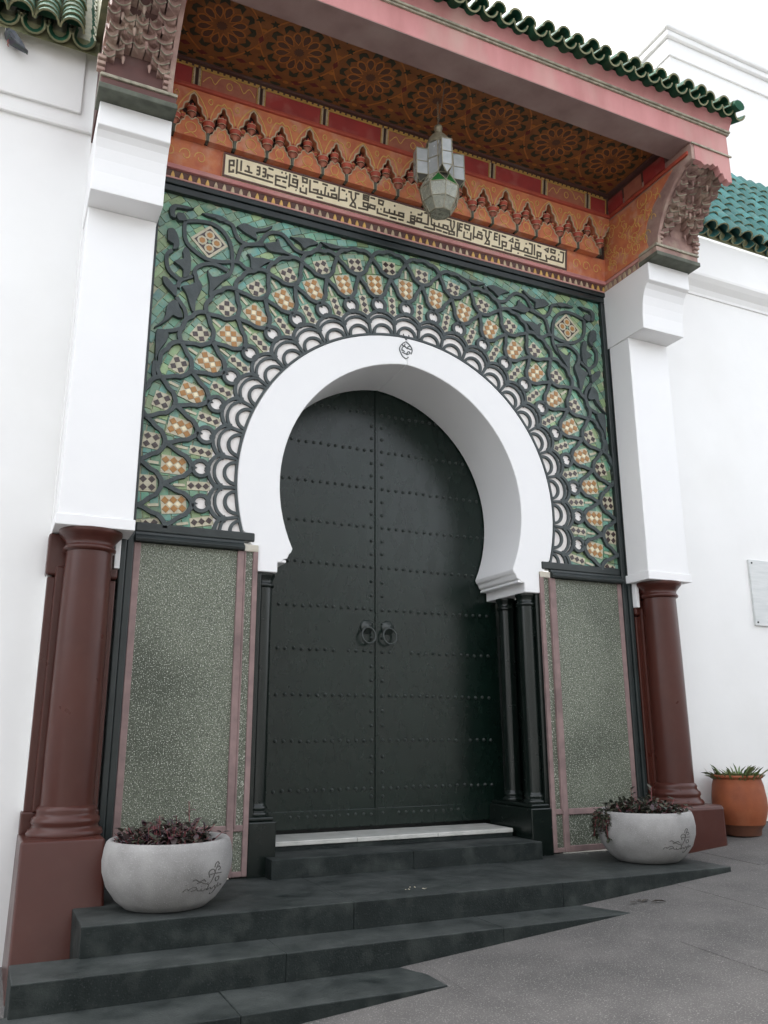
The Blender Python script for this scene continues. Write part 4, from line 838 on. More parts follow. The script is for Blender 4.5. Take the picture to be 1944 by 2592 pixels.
# ---- ceiling with painted rosettes
cl = B().box(-1.298, 1.298, -0.60, -0.05, 1.984, 2.01).build('ceiling', 'ceil_wood', cp_)
B().box(-1.298, 1.298, -0.135, -0.118, 1.9725, 1.985).box(-1.298, -1.27, -0.60, -0.136, 1.9725, 1.985).box(1.27, 1.298, -0.60, -0.136, 1.9725, 1.985).build('ceiling_moulding', 'wood_brown', cp_, bevel=0.003)
def flat(b, poly, z, mi, t=0.0016):   # thin board motif on the ceiling, poly in (x, y)
    b.prism([(p[0], p[1]) for p in poly], 0.0006, -t - z, mi, ax='z')
def petal(r0, r1, w, a):
    c, s_ = math.cos(a), math.sin(a); q = [(r0, 0), (r0 + (r1 - r0) * 0.35, w * 0.40), (r0 + (r1 - r0) * 0.68, w * 0.5), (r0 + (r1 - r0) * 0.9, w * 0.3), (r1, 0), (r0 + (r1 - r0) * 0.9, -w * 0.3), (r0 + (r1 - r0) * 0.68, -w * 0.5), (r0 + (r1 - r0) * 0.35, -w * 0.40)]
    return [(x * c - y * s_, x * s_ + y * c) for x, y in q]
def star(cx, cy, r, n=5, k=0.45, a0=0.0):
    return [(cx + (r if i % 2 == 0 else r * k) * math.cos(a0 + math.pi * i / n), cy + (r if i % 2 == 0 else r * k) * math.sin(a0 + math.pi * i / n)) for i in range(2 * n)]
b = B()
flat(b, [(0.166 * math.cos(t), 0.166 * math.sin(t)) for t in [2 * math.pi * i / 36 for i in range(36)]], 0.0, 4, 0.0010)
for i in range(12):
    a = math.pi * 2 * i / 12 + 0.13
    flat(b, petal(0.040, 0.116, 0.044, a), 0.0008, 0, 0.0014); flat(b, petal(0.048, 0.108, 0.031, a), 0.0022, 1)
    a2 = a + math.pi / 12
    L = [(0.122, a2 - 0.19), (0.136, a2 - 0.12), (0.139, a2), (0.136, a2 + 0.12), (0.122, a2 + 0.19), (0.151, a2 + 0.07), (0.151, a2 - 0.07)]
    flat(b, [(0.118 * math.cos(a2 - 0.20), 0.118 * math.sin(a2 - 0.20)), (0.134 * math.cos(a2), 0.134 * math.sin(a2)), (0.118 * math.cos(a2 + 0.20), 0.118 * math.sin(a2 + 0.20)), (0.150 * math.cos(a2 + 0.13), 0.150 * math.sin(a2 + 0.13)), (0.155 * math.cos(a2), 0.155 * math.sin(a2)), (0.150 * math.cos(a2 - 0.13), 0.150 * math.sin(a2 - 0.13))], 0.0014, 2)
flat(b, star(0, 0, 0.026, 12, 0.72), 0.0008, 1)
rme = b.mesh('ceiling_rosette', ['ceil_line', 'ceil_petal', 'ceil_leaf', 'ceil_red', 'ceil_wood'])
for k in range(-3, 4): place('ceiling_rosette', rme, cp_, (k * 0.365, -0.375, 1.9838), (0, 0, 0.0))
cm = ['ceil_line', 'ceil_petal', 'ceil_leaf', 'ceil_red']
def motif(poly, mi):
    q = B(); flat(q, poly, 0.0008, 0); return q.mesh('ceiling_motif', cm[mi])
ell = lambda a_, b_: [(a_ * math.cos(t), b_ * math.sin(t)) for t in [i * math.pi / 6 for i in range(12)]]
MO = {'s': ('ceiling_star', motif(star(0, 0, 0.021, 5, 0.45), 2)), 'r': ('ceiling_lozenge', motif([(-0.026, 0), (0, -0.012), (0.026, 0), (0, 0.012)], 3)),
      'o': ('ceiling_oval', motif(ell(0.014, 0.008), 0)), 'l': ('ceiling_leaf', motif(ell(0.027, 0.008), 2))}
for k in range(-4, 4):
    x = (k + 0.5) * 0.365
    for (dx, dy, kd) in ((0, 0.0, 'r'), (0, 0.055, 'o'), (0, -0.055, 'o'), (0.035, 0.105, 's'), (-0.035, 0.105, 's'), (0.035, -0.105, 's'), (-0.035, -0.105, 's'), (0, 0.155, 'o'), (0.05, 0.16, 'r'), (-0.05, 0.16, 'r'),
                         (0.0, 0.20, 's'), (0.09, 0.205, 's'), (-0.09, 0.205, 's'), (0.135, 0.185, 'r'), (0.1825, 0.20, 'o'), (-0.135, 0.185, 'r'), (0.05, 0.228, 'l'), (-0.05, 0.228, 'l'), (0.14, 0.228, 'l'), (-0.14, 0.228, 'l'), (0.0, -0.16, 's'), (0.1, -0.19, 's'), (-0.1, -0.19, 's')):
        px, py = x + dx, -0.375 + dy
        if abs(px) < 1.25: place(MO[kd][0], MO[kd][1], cp_, (px, py, 1.9838), (0, 0, (0.3 + dx * 9) if kd == 's' else (math.pi / 2 if (kd == 'r' and dy == 0) else 0)))
for q in range(-3, 5):      # painted strap lines weaving between the rosettes
    for s_ in (-1, 1):
        x0 = (q - 0.5) * 0.365
        pts = smooth_path([(x0 - 0.15, -0.375 + s_ * 0.20), (x0 - 0.06, -0.375 + s_ * 0.12), (x0, -0.375 + s_ * 0.03), (x0 + 0.0, -0.375)], 4)
        for mx in (1, -1):
            Lp = [(x0 + (px - x0) * mx, py) for px, py in pts if abs(x0 + (px - x0) * mx) < 1.26]
            if len(Lp) > 2:
                g_ = B(); g_.strip(Lp, 0.007, 1.9842, 1.9828, top=0.9); g_.v = [(x_, z_, y_) for x_, y_, z_ in g_.v]
                g_.build('ceiling_strap', 'ceil_line', cp_)
# ---- front beam, fascia, string mouldings
B().box(-1.62, 1.574, -0.757, -0.602, 1.900, 2.12).build('beam', 'wood_pink', cp_, bevel=0.004)
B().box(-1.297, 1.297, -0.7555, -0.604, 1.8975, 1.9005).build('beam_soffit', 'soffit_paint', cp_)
B().box(-1.63, 1.584, -0.768, -0.60, 2.026, 2.036).box(-1.63, 1.588, -0.776, -0.60, 2.0362, 2.048).build('fascia_moulding', 'bead_grey', cp_, bevel=0.004)
tp = [(-0.60, 2.048), (-0.760, 2.048), (-0.766, 2.07), (-0.785, 2.105), (-0.795, 2.118), (-0.60, 2.118)]
B().prism(tp, -1.63, 1.592, ax='x').build('eave_board', 'wood_pink', cp_)
b = B(); b.prism([(-0.60, 2.1185), (-0.76, 2.1185), (-0.70, 2.13), (-0.02, 2.40), (0.3, 2.40), (0.3, 1.99), (-0.60, 1.99)], -1.6, 1.57, ax='x')
b.build('roof_body', 'roof_body', cp_)
roof(cp_, -1.62, 1.575, -0.845, 2.112, 22, 2, 0.16, 'roof_glaze', 0.4, pitch=0.0872, jit=1.8, rc=0.038, k_=0.78)
B().lathe([(0.040, 0), (0.036, 0.2)], (0, 0, 0), 10, 0).xf(lambda p: (1.572 + p[0] * 0.9, -0.865 + p[2] * 0.93, 2.142 + p[1] * 0.8 + p[2] * 0.37)).build('verge_tile', 'roof_glaze', cp_)

# ---- side brackets with stalactite carving
def bracket(sx):
    X = lambda a, b_: tuple(sorted((sx * a, sx * b_)))
    side = 'left' if sx < 0 else 'right'
    t = thing('carved_bracket', f'carved stalactite bracket carrying the {side} end of the canopy', 'bracket', (sx * 1.45, -0.4, 1.39), 'stalactite brackets under the canopy')
    B().box(*X(1.278, 1.588), -0.476, -0.33, 1.3925, 1.418).build('bracket_slab', 'verdigris', t, bevel=0.004)
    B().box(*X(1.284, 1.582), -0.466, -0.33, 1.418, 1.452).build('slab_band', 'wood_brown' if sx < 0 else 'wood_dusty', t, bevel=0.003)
    B().box(*X(1.280, 1.586), -0.474, -0.33, 1.452, 1.464).box(*X(1.283, 1.583), -0.468, -0.33, 1.4642, 1.472).build('slab_bead', 'bead_grey', t, bevel=0.003)
    # cheek board towards the doorway, painted
    ch = [(0.04, 1.465), (-0.466, 1.465), (-0.470, 1.520), (-0.496, 1.578), (-0.525, 1.631), (-0.568, 1.690), (-0.624, 1.745), (-0.694, 1.795), (-0.756, 1.80), (-0.756, 1.8998), (0.04, 1.8998)]
    B().prism(ch, *X(1.3000, 1.322), ax='x').build('cheek_board', 'wood_dusty', t, bevel=0.003)
    B().box(*X(1.300, 1.560), -0.33, 0.05, 1.3925, 1.4652).build('cheek_base', 'wood_dusty', t)
    B().box(*X(1.2935, 1.2998), -0.40, -0.012, 1.394, 1.401).box(*X(1.2935, 1.2998), -0.40, -0.012, 1.441, 1.462).build('cheek_band', 'frieze_pink', t, bevel=0.002)
    tq = B(); tq.prism([(-0.0105, 0.0), (0.0105, 0.0), (0.0085, 0.020), (0.003, 0.036), (-0.003, 0.036), (-0.0085, 0.020)], 0.0, 0.006, ax='x')
    tqm = tq.mesh('tooth', 'gilt_pale')
    for k in range(8): place('tooth', tqm, t, (sx * 1.2965 - 0.003, -0.035 - k * 0.0403, 1.4025))
    B().box(*X(1.3002, 1.322), -0.60, 0.045, 1.9, 1.986).build('upper_cheek', 'wood_brown', t)
    pf = [(-0.02, 1.468), (-0.40, 1.468), (-0.375, 1.56), (-0.40, 1.63), (-0.46, 1.71), (-0.55, 1.775), (-0.62, 1.825), (-0.02, 1.825)]
    B().prism(pf, *X(1.2965, 1.3002), ax='x').build('cheek_painting', 'frieze_orange', t)
    rnd = random.Random(5)
    for i in range(70):
        cy_, cz_ = rnd.uniform(-0.50, -0.05), rnd.uniform(1.49, 1.80)
        if cz_ < 1.468 + max(0, (-0.38 - cy_)) * 1.7: continue
        r_ = rnd.uniform(0.018, 0.042); a0 = rnd.uniform(0, 6.28); sg = rnd.choice((-1, 1))
        pts = [(cy_ + r_ * math.cos(a0 + sg * u_ * 0.42) * (1 - u_ / 14), cz_ + r_ * 1.2 * math.sin(a0 + sg * u_ * 0.42) * (1 - u_ / 14)) for u_ in range(10)]
        g = B(); n0 = 0; g.strip(pts, 0.0042, 0, 1); 
        g.v[n0:] = [(sx * (1.2968 - 0.0016 * y), x, z) for x, y, z in g.v[n0:]]
        g.build('cheek_scroll', 'gilt', t)
    B().box(*X(1.287, 1.2998), -0.735, 0.02, 1.836, 1.846).box(*X(1.290, 1.2998), -0.735, 0.02, 1.8465, 1.858).build('cheek_moulding', 'frieze_red', t, bevel=0.002)
    ys = [-0.10, -0.24, -0.40, -0.58]
    for yi, (ya, yb) in enumerate(zip(ys[:-1], ys[1:])):
        B().box(*X(1.2945, 1.2999), yb + 0.01, ya - 0.01, 1.866, 1.955).build('painted_board', 'red_panel' if yi != 1 else 'ornate_panel', t)
    core = [(0.04, 1.472), (-0.446, 1.472), (-0.446, 1.560), (-0.452, 1.60), (-0.476, 1.64), (-0.504, 1.672), (-0.536, 1.704), (-0.574, 1.736), (-0.615, 1.768), (-0.66, 1.80), (-0.70, 1.83), (-0.722, 1.8998), (0.04, 1.8998)]
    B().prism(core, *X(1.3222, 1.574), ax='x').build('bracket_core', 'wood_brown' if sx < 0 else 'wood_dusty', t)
    # front plate, cut out above the carving
    o = [(1.3225, 1.8995), (1.574, 1.8995), (1.574, 1.735), (1.545, 1.730), (1.535, 1.748), (1.522, 1.742), (1.510, 1.775), (1.495, 1.770), (1.480, 1.812), (1.462, 1.80), (1.445, 1.815), (1.425, 1.795), (1.405, 1.800), (1.385, 1.785), (1.36, 1.800), (1.3225, 1.802)]
    B().prism([(sx * x, z) for x, z in o], -0.722, -0.7575).build('front_plate', 'wood_pink', t, bevel=0.002)
    B().box(*X(1.3, 1.585), -0.766, -0.7578, 1.8885, 1.899).build('plate_bead', 'bead_grey', t, bevel=0.002)
    # stalactite cells: tiers stepping forward
    wmat = 'wood_dusty'
    def cell(w, h, d):
        """concave carved cell: hollow curved front, scalloped lower lip, side fins"""
        b_ = B(); n = 6; top = []; bot = []; mid = []
        for i in range(n + 1):
            u = -1 + 2 * i / n; x = u * w / 2
            y = -d + d * 0.62 * (1 - u * u)
            top.append((x, y, h)); mid.append((x, y + d * 0.04, h * 0.30)); bot.append((x, y + d * 0.34, h * 0.30 * (1 - u * u) - 0.004))
        vs = top + mid + bot + [(-w / 2, 0.035, h), (w / 2, 0.035, h), (-w / 2, 0.035, 0.0), (w / 2, 0.035, 0.0)]
        m = n + 1; f = []
        for i in range(n): f += [(i, i + 1, m + i + 1, m + i), (m + i, m + i + 1, 2 * m + i + 1, 2 * m + i)]
        k = 3 * m
        f += [tuple(range(0, m)) + (k + 1, k), (0, m, 2 * m, k + 2, k), (n, k + 1, k + 3, 2 * m + n, m + n)]
        f += [tuple(range(2 * m, 3 * m)) + (k + 3, k + 2)]
        b_.add(vs, f, 0)
        lip = [(x, y - 0.003, z - h * 0.70 + h * 0.30 * 0) for x, y, z in []]
        b_.tube([(p[0], p[1] - 0.002, p[2]) for p in mid], 0.0030, 5, 1)
        return b_
    A, Hh = 0.0475, 0.034
    mes = [cell(0.0475, 0.040, 0.034).mesh('stalactite_cell', [wmat, 'bead_grey']), cell(0.070, 0.040, 0.040).mesh('stalactite_cell', [wmat, 'bead_grey'])]
    tiers = [(1.536, -0.440), (1.568, -0.460), (1.600, -0.482), (1.632, -0.506), (1.664, -0.534), (1.696, -0.566), (1.728, -0.604), (1.760, -0.645), (1.790, -0.688)]
    for ti, (z, y) in enumerate(tiers):
        xs = [1.345, 1.400, 1.452, 1.505, 1.562] if ti % 2 == 0 else [1.362, 1.425, 1.480, 1.540]
        for xi, x in enumerate(xs):
            c_ = abs(x - 1.452) / 0.12
            if ti == 0 and c_ < 0.75: continue
            if ti == 1 and c_ < 0.35: continue
            if ti == 2 and c_ < 0.12 and sx > 0: continue
            if ti >= 5 and c_ < 0.33: 
                yy = y + 0.035
            else: yy = y - 0.012 * (c_ > 0.8)
            me = mes[1] if (ti % 2 == 1) else mes[0]
            place('stalactite_cell', me, t, (sx * x, yy, z + random.uniform(-0.003, 0.003)), (0, 0, random.uniform(-0.05, 0.05)))
    # hanging drops
    dme = B().lathe([(0.0015, -0.030), (0.006, -0.022), (0.008, -0.008), (0.011, 0.004), (0.012, 0.022)], (0, 0, 0), 8, closed_top=True).mesh('pendant_drop', wmat)
    for (x, z, y) in ((1.40, 1.548, -0.470), (1.505, 1.552, -0.470), (1.425, 1.61, -0.52), (1.478, 1.635, -0.545), (1.37, 1.665, -0.57), (1.452, 1.70, -0.60), (1.53, 1.665, -0.57), (1.40, 1.745, -0.66), (1.50, 1.74, -0.66)):
        place('pendant_drop', dme, t, (sx * x, y + 0.006, z + 0.006), (0, 0, 0), (0.7, 0.7, 0.65))
    for ti in range(3):
        for x in (1.325, 1.585):
            B().box(*X(x - 0.016, x + 0.016), -0.462 - 0.008 * ti, -0.44, 1.484 + ti * 0.022, 1.500 + ti * 0.022).build('carved_step', wmat, t, bevel=0.003)
bracket(-1); bracket(1)

# ================================================================ inscription board
pl_ = thing('inscription_board', 'long cream board with dark square Arabic lettering above the tile panel', 'inscription', (0, -0.03, 1.462))
zb_, zt_ = 1.4640, 1.5860
b = B().box(-0.985, 1.012, -0.022, -0.007, zb_, zt_); b.xf(lean); b.build('board', 'ivory', pl_)
b = B(); q = 0.0045
b.strip([(-0.985 + q, zb_ + q), (1.012 - q, zb_ + q), (1.012 - q, zt_ - q), (-0.985 + q, zt_ - q)], 0.009, -0.020, -0.0265, closed=True); b.xf(lean); b.build('board_frame', 'wood_brown', pl_)
for pl in KUFIC:
    pts = [(x, zb_ + t * (zt_ - zb_)) for x, t in pl]
    closed = len(pts) > 3 and pts[0] == pts[-1]
    b = B(); b.strip(pts[:-1] if closed else pts, 0.0088, -0.0215, -0.0250, closed=closed, top=0.9); b.xf(lean); b.build('letter', 'ink', pl_)

# ================================================================ lantern
LX, LY = 0.006, -0.372
ln = thing('hanging_lantern', 'pale glass and brass lantern hanging under the canopy ceiling', 'lantern', (LX, LY, 1.33))
lf_ = B(); panes = []
def P8(r, z, n=8, a0=22.5): return [(LX + r * math.cos(rad(a0 + 360 * k / n)), LY + r * math.sin(rad(a0 + 360 * k / n)), z) for k in range(n)]
def face(pts, m, fr=0.0030):
    c = Vector((0, 0, 0))
    for p in pts: c += Vector(p)
    c /= len(pts)
    out = Vector((c.x - LX, c.y - LY, 0)); nrm = (Vector(pts[1]) - Vector(pts[0])).cross(Vector(pts[-1]) - Vector(pts[0])).normalized()
    if nrm.dot(out) < 0: nrm = -nrm
    ins = [c + (Vector(p) - c) * 0.93 for p in pts]
    b = B(); n = len(pts)
    vs = [tuple(v) for v in ins] + [tuple(v - nrm * 0.003) for v in ins]
    b.add(vs, [tuple(range(n)), tuple(range(2 * n - 1, n - 1, -1))] + [(i, (i + 1) % n, (i + 1) % n + n, i + n) for i in range(n)])
    panes.append((b, m)); lf_.tube([tuple(p) for p in pts], fr, 6, closed=True)
def ringfaces(A_, B_, m):
    n = len(A_)
    for i in range(n): face([A_[i], A_[(i + 1) % n], B_[(i + 1) % n], B_[i]], m[i % len(m)] if isinstance(m, list) else m)
# body
TW = 12.0      # the lantern hangs slightly turned
top8 = P8(0.066, 1.706, 8, TW); mid8 = P8(0.070, 1.615, 8, TW); low8 = P8(0.070, 1.520, 8, TW)
ringfaces(top8, mid8, 'glass_pale'); ringfaces(mid8, low8, 'glass_pale')
# four box wings
for k in range(4):
    a = rad(TW + 22.5 + 45 + 90 * k); c, s_ = math.cos(a), math.sin(a)
    def W(r, t, z): return (LX + r * c - t * s_, LY + r * s_ + t * c, z)
    for (za, zb2) in ((1.672, 1.600), (1.600, 1.528)):
        face([W(0.122, -0.025, za), W(0.122, 0.025, za), W(0.122, 0.025, zb2), W(0.122, -0.025, zb2)], 'glass_pale')
        for t in (-0.025, 0.025): face([W(0.062, t, za), W(0.122, t, za), W(0.122, t, zb2), W(0.062, t, zb2)], 'glass_pale')
    face([W(0.062, -0.025, 1.672), W(0.122, -0.025, 1.672), W(0.122, 0.025, 1.672), W(0.062, 0.025, 1.672)], 'glass_green' if k % 2 else 'glass_pale')
    face([W(0.062, -0.025, 1.528), W(0.122, -0.025, 1.528), W(0.100, 0.0, 1.498)], 'glass_dark'); face([W(0.062, 0.025, 1.528), W(0.122, 0.025, 1.528), W(0.100, 0.0, 1.498)], 'glass_dark')
    face([W(0.122, -0.025, 1.528), W(0.122, 0.025, 1.528), W(0.112, 0.0, 1.488)], 'glass_green' if k == 3 else 'glass_pale')
# lower skirt and open faceted bowl
sk0 = P8(0.074, 1.518, 8, TW); sk1 = P8(0.100, 1.458, 8, TW + 22.5)
for i in range(8):
    face([sk0[i], sk0[(i + 1) % 8], sk1[i]], ['glass_dim', 'glass_dark', 'glass_dim', 'glass_dim'][i % 4])
    face([sk1[i], sk1[(i - 1) % 8], sk0[i]], ['glass_dim', 'glass_pale', 'glass_green', 'glass_pale'][i % 4] if i != 5 else 'glass_green')
b1 = P8(0.084, 1.392, 8, TW + 22.5); b2 = P8(0.052, 1.338, 8, TW + 22.5)
ringfaces(sk1, b1, 'glass_dim'); ringfaces(b1, b2, 'glass_dim'); face(b2, 'glass_dim')
lf_.build('lantern_frame', 'brass', ln)
for b, m in panes: b.build('pane', m, ln)
B().lathe([(0.068, 1.706), (0.064, 1.724), (0.052, 1.752), (0.036, 1.774), (0.021, 1.786)], (LX, LY, 0), 16, smooth=False).build('lantern_cap', 'brass', ln)
B().lathe([(0.020, 1.778), (0.018, 1.815), (0.022, 1.820), (0.020, 1.832), (0.008, 1.836), (0.006, 1.846)], (LX, LY, 0), 14, closed_top=True).build('lantern_neck', 'brass', ln)
ch = B(); z = 1.846
while z < 1.975:
    a = (int((z - 1.846) / 0.013) % 2) * math.pi / 2
    ch.tube([(LX + 0.0045 * math.cos(t) * math.cos(a), LY + 0.0045 * math.cos(t) * math.sin(a), z + 0.008 + 0.009 * math.sin(t)) for t in [i * math.pi / 5 for i in range(10)]], 0.0013, 5, closed=True)
    z += 0.0135
ch.build('chain', 'brass', ln)
cb = thing('lamp_cable', 'thin electric cable running from the lantern up to the beam', 'cable', (0, -0.5, 1.86))
B().tube(smooth_path([(LX, LY, 1.84), (LX - 0.004, LY - 0.02, 1.862), (LX - 0.02, -0.46, 1.925), (-0.045, -0.545, 1.974), (-0.05, -0.585, 1.983)], 5), 0.0018, 6).build('wire', 'cable', cb)

# ================================================================ planters
def bowl(label, c, logo_ang, group='round grey planters on the landing'):
    t = thing('round_planter', label, 'planter', c, group)
    pr = [(0.118, 0.0), (0.135, 0.004), (0.165, 0.028), (0.196, 0.070), (0.211, 0.115), (0.214, 0.150), (0.209, 0.188), (0.203, 0.206), (0.196, 0.213), (0.188, 0.212), (0.176, 0.206), (0.168, 0.190), (0.160, 0.150)]
    B().lathe(pr, c, 72).build('bowl', 'pot_grey', t)
    B().lathe([(0.0, 0.160), (0.08, 0.168), (0.172, 0.158)], c, 32).build('soil', 'soil', t)
    def rr_at(h):
        for (r0, h0), (r1, h1) in zip(pr[:-1], pr[1:]):
            if h0 <= h <= h1: return r0 + (r1 - r0) * (h - h0) / (h1 - h0)
        return 0.2
    b = B()
    for pl in LOGO:
        path = []
        for (sx_, tz_) in smooth_path(pl, 3):
            h = 0.098 - (tz_ - 740 + 0.19 * (sx_ - 640)) * 0.000225; a = logo_ang + (sx_ - 640) * 0.000235 / 0.205
            r_ = rr_at(h) + 0.0002
            path.append((c[0] + r_ * math.cos(a), c[1] + r_ * math.sin(a), c[2] + h))
        b.tube(path, 0.0017, 5)
    b.build('engraved_emblem', 'engraved', t)
    return t
LOGO = [[(720, 560), (730, 510), (775, 480), (805, 510)], [(775, 560), (800, 535), (840, 565), (790, 590)], [(650, 700), (620, 640), (660, 595), (715, 595), (740, 640)], [(650, 660), (740, 640), (875, 620)],
        [(780, 510), (740, 600), (720, 700), (690, 770), (640, 800)], [(760, 690), (790, 740), (845, 720), (840, 675), (790, 685)], [(390, 770), (430, 745), (500, 770), (560, 735), (600, 760)], [(460, 795), (520, 775), (600, 790), (650, 770)],
        [(270, 930), (320, 880), (350, 900)], [(303, 833), (308, 838)], [(340, 905), (400, 860), (460, 850), (490, 890)], [(390, 910), (460, 880), (480, 855)], [(490, 890), (540, 885), (550, 860), (560, 890), (600, 880)], [(548, 828), (553, 833)],
        [(600, 880), (640, 850), (660, 870), (670, 790)], [(660, 870), (720, 830), (735, 850), (760, 845)], [(760, 845), (800, 800), (820, 830), (840, 830)], [(840, 790), (850, 830), (830, 900), (780, 920), (770, 900)], [(870, 760), (880, 810), (910, 800)], [(910, 800), (940, 770), (960, 790), (985, 770)]]
PL, PR = (-1.122, -0.405, -1.640), (1.010, -0.335, -1.640)
bowl('grey concrete bowl planter on the landing by the left column', PL, rad(-62))
bowl('grey concrete bowl planter on the landing by the right column', PR, rad(-88))

def leaf_quad(b, p, d, up, ln_, w, tint, mi=0, curl=0.25):
    d = d.normalized(); s_ = d.cross(up)
    if s_.length < 1e-4: s_ = Vector((1, 0, 0))
    s_ = s_.normalized(); n_ = s_.cross(d)
    q = [p, p + d * ln_ * 0.35 + s_ * w * 0.5 + n_ * ln_ * curl * 0.3, p + d * ln_ * 0.75 + s_ * w * 0.36 + n_ * ln_ * curl * 0.1, p + d * ln_ - n_ * ln_ * curl * 0.35,
         p + d * ln_ * 0.75 - s_ * w * 0.36 + n_ * ln_ * curl * 0.1, p + d * ln_ * 0.35 - s_ * w * 0.5 + n_ * ln_ * curl * 0.3, p + d * ln_ * 0.5]
    b.add([tuple(v) for v in q], [(0, 1, 6), (1, 2, 6), (2, 3, 6), (3, 4, 6), (4, 5, 6), (5, 0, 6)], mi, tint, True)

def shrub(label, c, matn, n_stem, seed, trail=0.0, hmax=0.085, dens=10):
    rnd = random.Random(seed)
    t = thing('bedding_plant', label, 'plant', (c[0], c[1], c[2] + 0.16))
    lb = B(); st = B()
    for i in range(n_stem):
        a = rnd.uniform(0, 6.283); r_ = 0.165 * math.sqrt(rnd.random())
        base = Vector((c[0] + r_ * 0.8 * math.cos(a), c[1] + r_ * 0.8 * math.sin(a), c[2] + 0.160))
        h = hmax * rnd.uniform(0.35, 1.0) * (1.15 - r_ * 2.6)
        if rnd.random() < 0.06: h *= 1.7
        lx = rnd.uniform(-0.03, 0.03) + math.cos(a) * 0.03; ly = rnd.uniform(-0.03, 0.03) + math.sin(a) * 0.03
        tip = base + Vector((lx, ly, h + 0.012))
        mid = (base + tip) / 2 + Vector((rnd.uniform(-0.012, 0.012), rnd.uniform(-0.012, 0.012), 0.006))
        st.tube([tuple(base), tuple(mid), tuple(tip)], [0.0022, 0.0018, 0.001], 5)
        for k in range(dens):
            u = rnd.random(); p = base.lerp(tip, u) if u < 0.5 else mid.lerp(tip, (u - 0.5) * 2)
            d = Vector((rnd.gauss(0, 1), rnd.gauss(0, 1), rnd.gauss(0.25, 0.55)))
            v = rnd.uniform(0.5, 1.7); tn = (v * rnd.uniform(0.8, 1.3), v, v * rnd.uniform(0.8, 1.3))
            L_ = rnd.uniform(0.018, 0.036); leaf_quad(lb, p, d, Vector((0, 0, 1)), L_, L_ * rnd.uniform(0.45, 0.7), tn, 0 if rnd.random() < 0.8 else 1, rnd.uniform(0.1, 0.5))
    if trail:
        for i in range(18):      # strands spilling over the rim
            a = rad(rnd.uniform(125, 185)); p = Vector((c[0] + 0.175 * math.cos(a), c[1] + 0.175 * math.sin(a), c[2] + 0.20))
            out = Vector((math.cos(a), math.sin(a), 0)); L = [tuple(p)]; drop = rnd.uniform(0.3, 1.0) * trail
            for k in range(5):
                p = p + out * (0.016 if k < 3 else 0.003) + Vector((rnd.uniform(-0.006, 0.006), rnd.uniform(-0.006, 0.006), 0.010 if k == 0 else -drop * (0.12 + 0.08 * k))); L.append(tuple(p))
                for q in range(4):
                    v = rnd.uniform(0.5, 1.4); leaf_quad(lb, p + Vector((0, 0, rnd.uniform(-0.006, 0.006))), Vector((rnd.gauss(0, 1), rnd.gauss(0, 1), rnd.gauss(-0.3, 0.5))), Vector((0, 0, 1)), rnd.uniform(0.016, 0.030), 0.014, (v, v, v * 0.9), 0, 0.3)
            st.tube(L, 0.0014, 5)
    tag(lb.build('foliage', [matn, 'leaf_purple' if matn != 'leaf_purple' else 'leaf_dark'], t), kind='stuff')
    tag(st.build('stem', 'stem_red', t), kind='stuff')
shrub('purple-red leafy bedding plant in the left grey planter', PL, 'leaf_purple', 100, 3, 0.0, 0.11, 13)
shrub('dense dark trailing plant in the right grey planter', PR, 'leaf_dark', 200, 9, 0.085, 0.085, 16)

# terracotta pot with spiky green plant
TP = (1.815, -0.135, ground_z(1.815, -0.135))
tp_ = thing('terracotta_pot', 'tall orange terracotta pot standing against the right wall', 'flower pot', TP)
B().lathe([(0.088, 0.0), (0.090, 0.004), (0.094, 0.030), (0.112, 0.052)], TP, 48).build('foot', 'terracotta_dark', tp_)  # foot in a darker terracotta than the body
B().lathe([(0.112, 0.052), (0.122, 0.085), (0.134, 0.130), (0.132, 0.180), (0.124, 0.240), (0.116, 0.268), (0.117, 0.274), (0.124, 0.276), (0.126, 0.284), (0.123, 0.290), (0.112, 0.290), (0.108, 0.27), (0.105, 0.24)], TP, 64).build('body', 'terracotta', tp_)
B().lathe([(0.0, 0.268), (0.107, 0.258)], TP, 24).build('soil', 'soil', tp_)
sp = thing('spiky_plant', 'low spiky green grass-like plant growing in the terracotta pot', 'plant', (TP[0], TP[1], TP[2] + 0.26))
rnd = random.Random(21); lb = B()
for i in range(460):
    a = rnd.uniform(0, 6.283); r_ = 0.112 * math.sqrt(rnd.random()); long_ = rnd.random() < 0.09
    p = Vector((TP[0] + r_ * math.cos(a), TP[1] + r_ * math.sin(a), TP[2] + 0.262))
    d = Vector((math.cos(a) * (0.35 + r_ * 7) + rnd.gauss(0, 0.35), math.sin(a) * (0.35 + r_ * 7) + rnd.gauss(0, 0.35), rnd.uniform(0.7, 1.5) if not long_ else rnd.uniform(0.5, 1.6)))
    L_ = rnd.uniform(0.030, 0.052) if not long_ else rnd.uniform(0.065, 0.105)
    v = rnd.uniform(0.6, 1.5); leaf_quad(lb, p, d, Vector((0, 0, 1)), L_, 0.0085 if not long_ else 0.011, (v * rnd.uniform(0.8, 1.2), v, v * rnd.uniform(0.7, 1.0)), 0, rnd.uniform(-0.1, 0.5))
tag(lb.build('foliage', 'leaf_green', sp), kind='stuff')

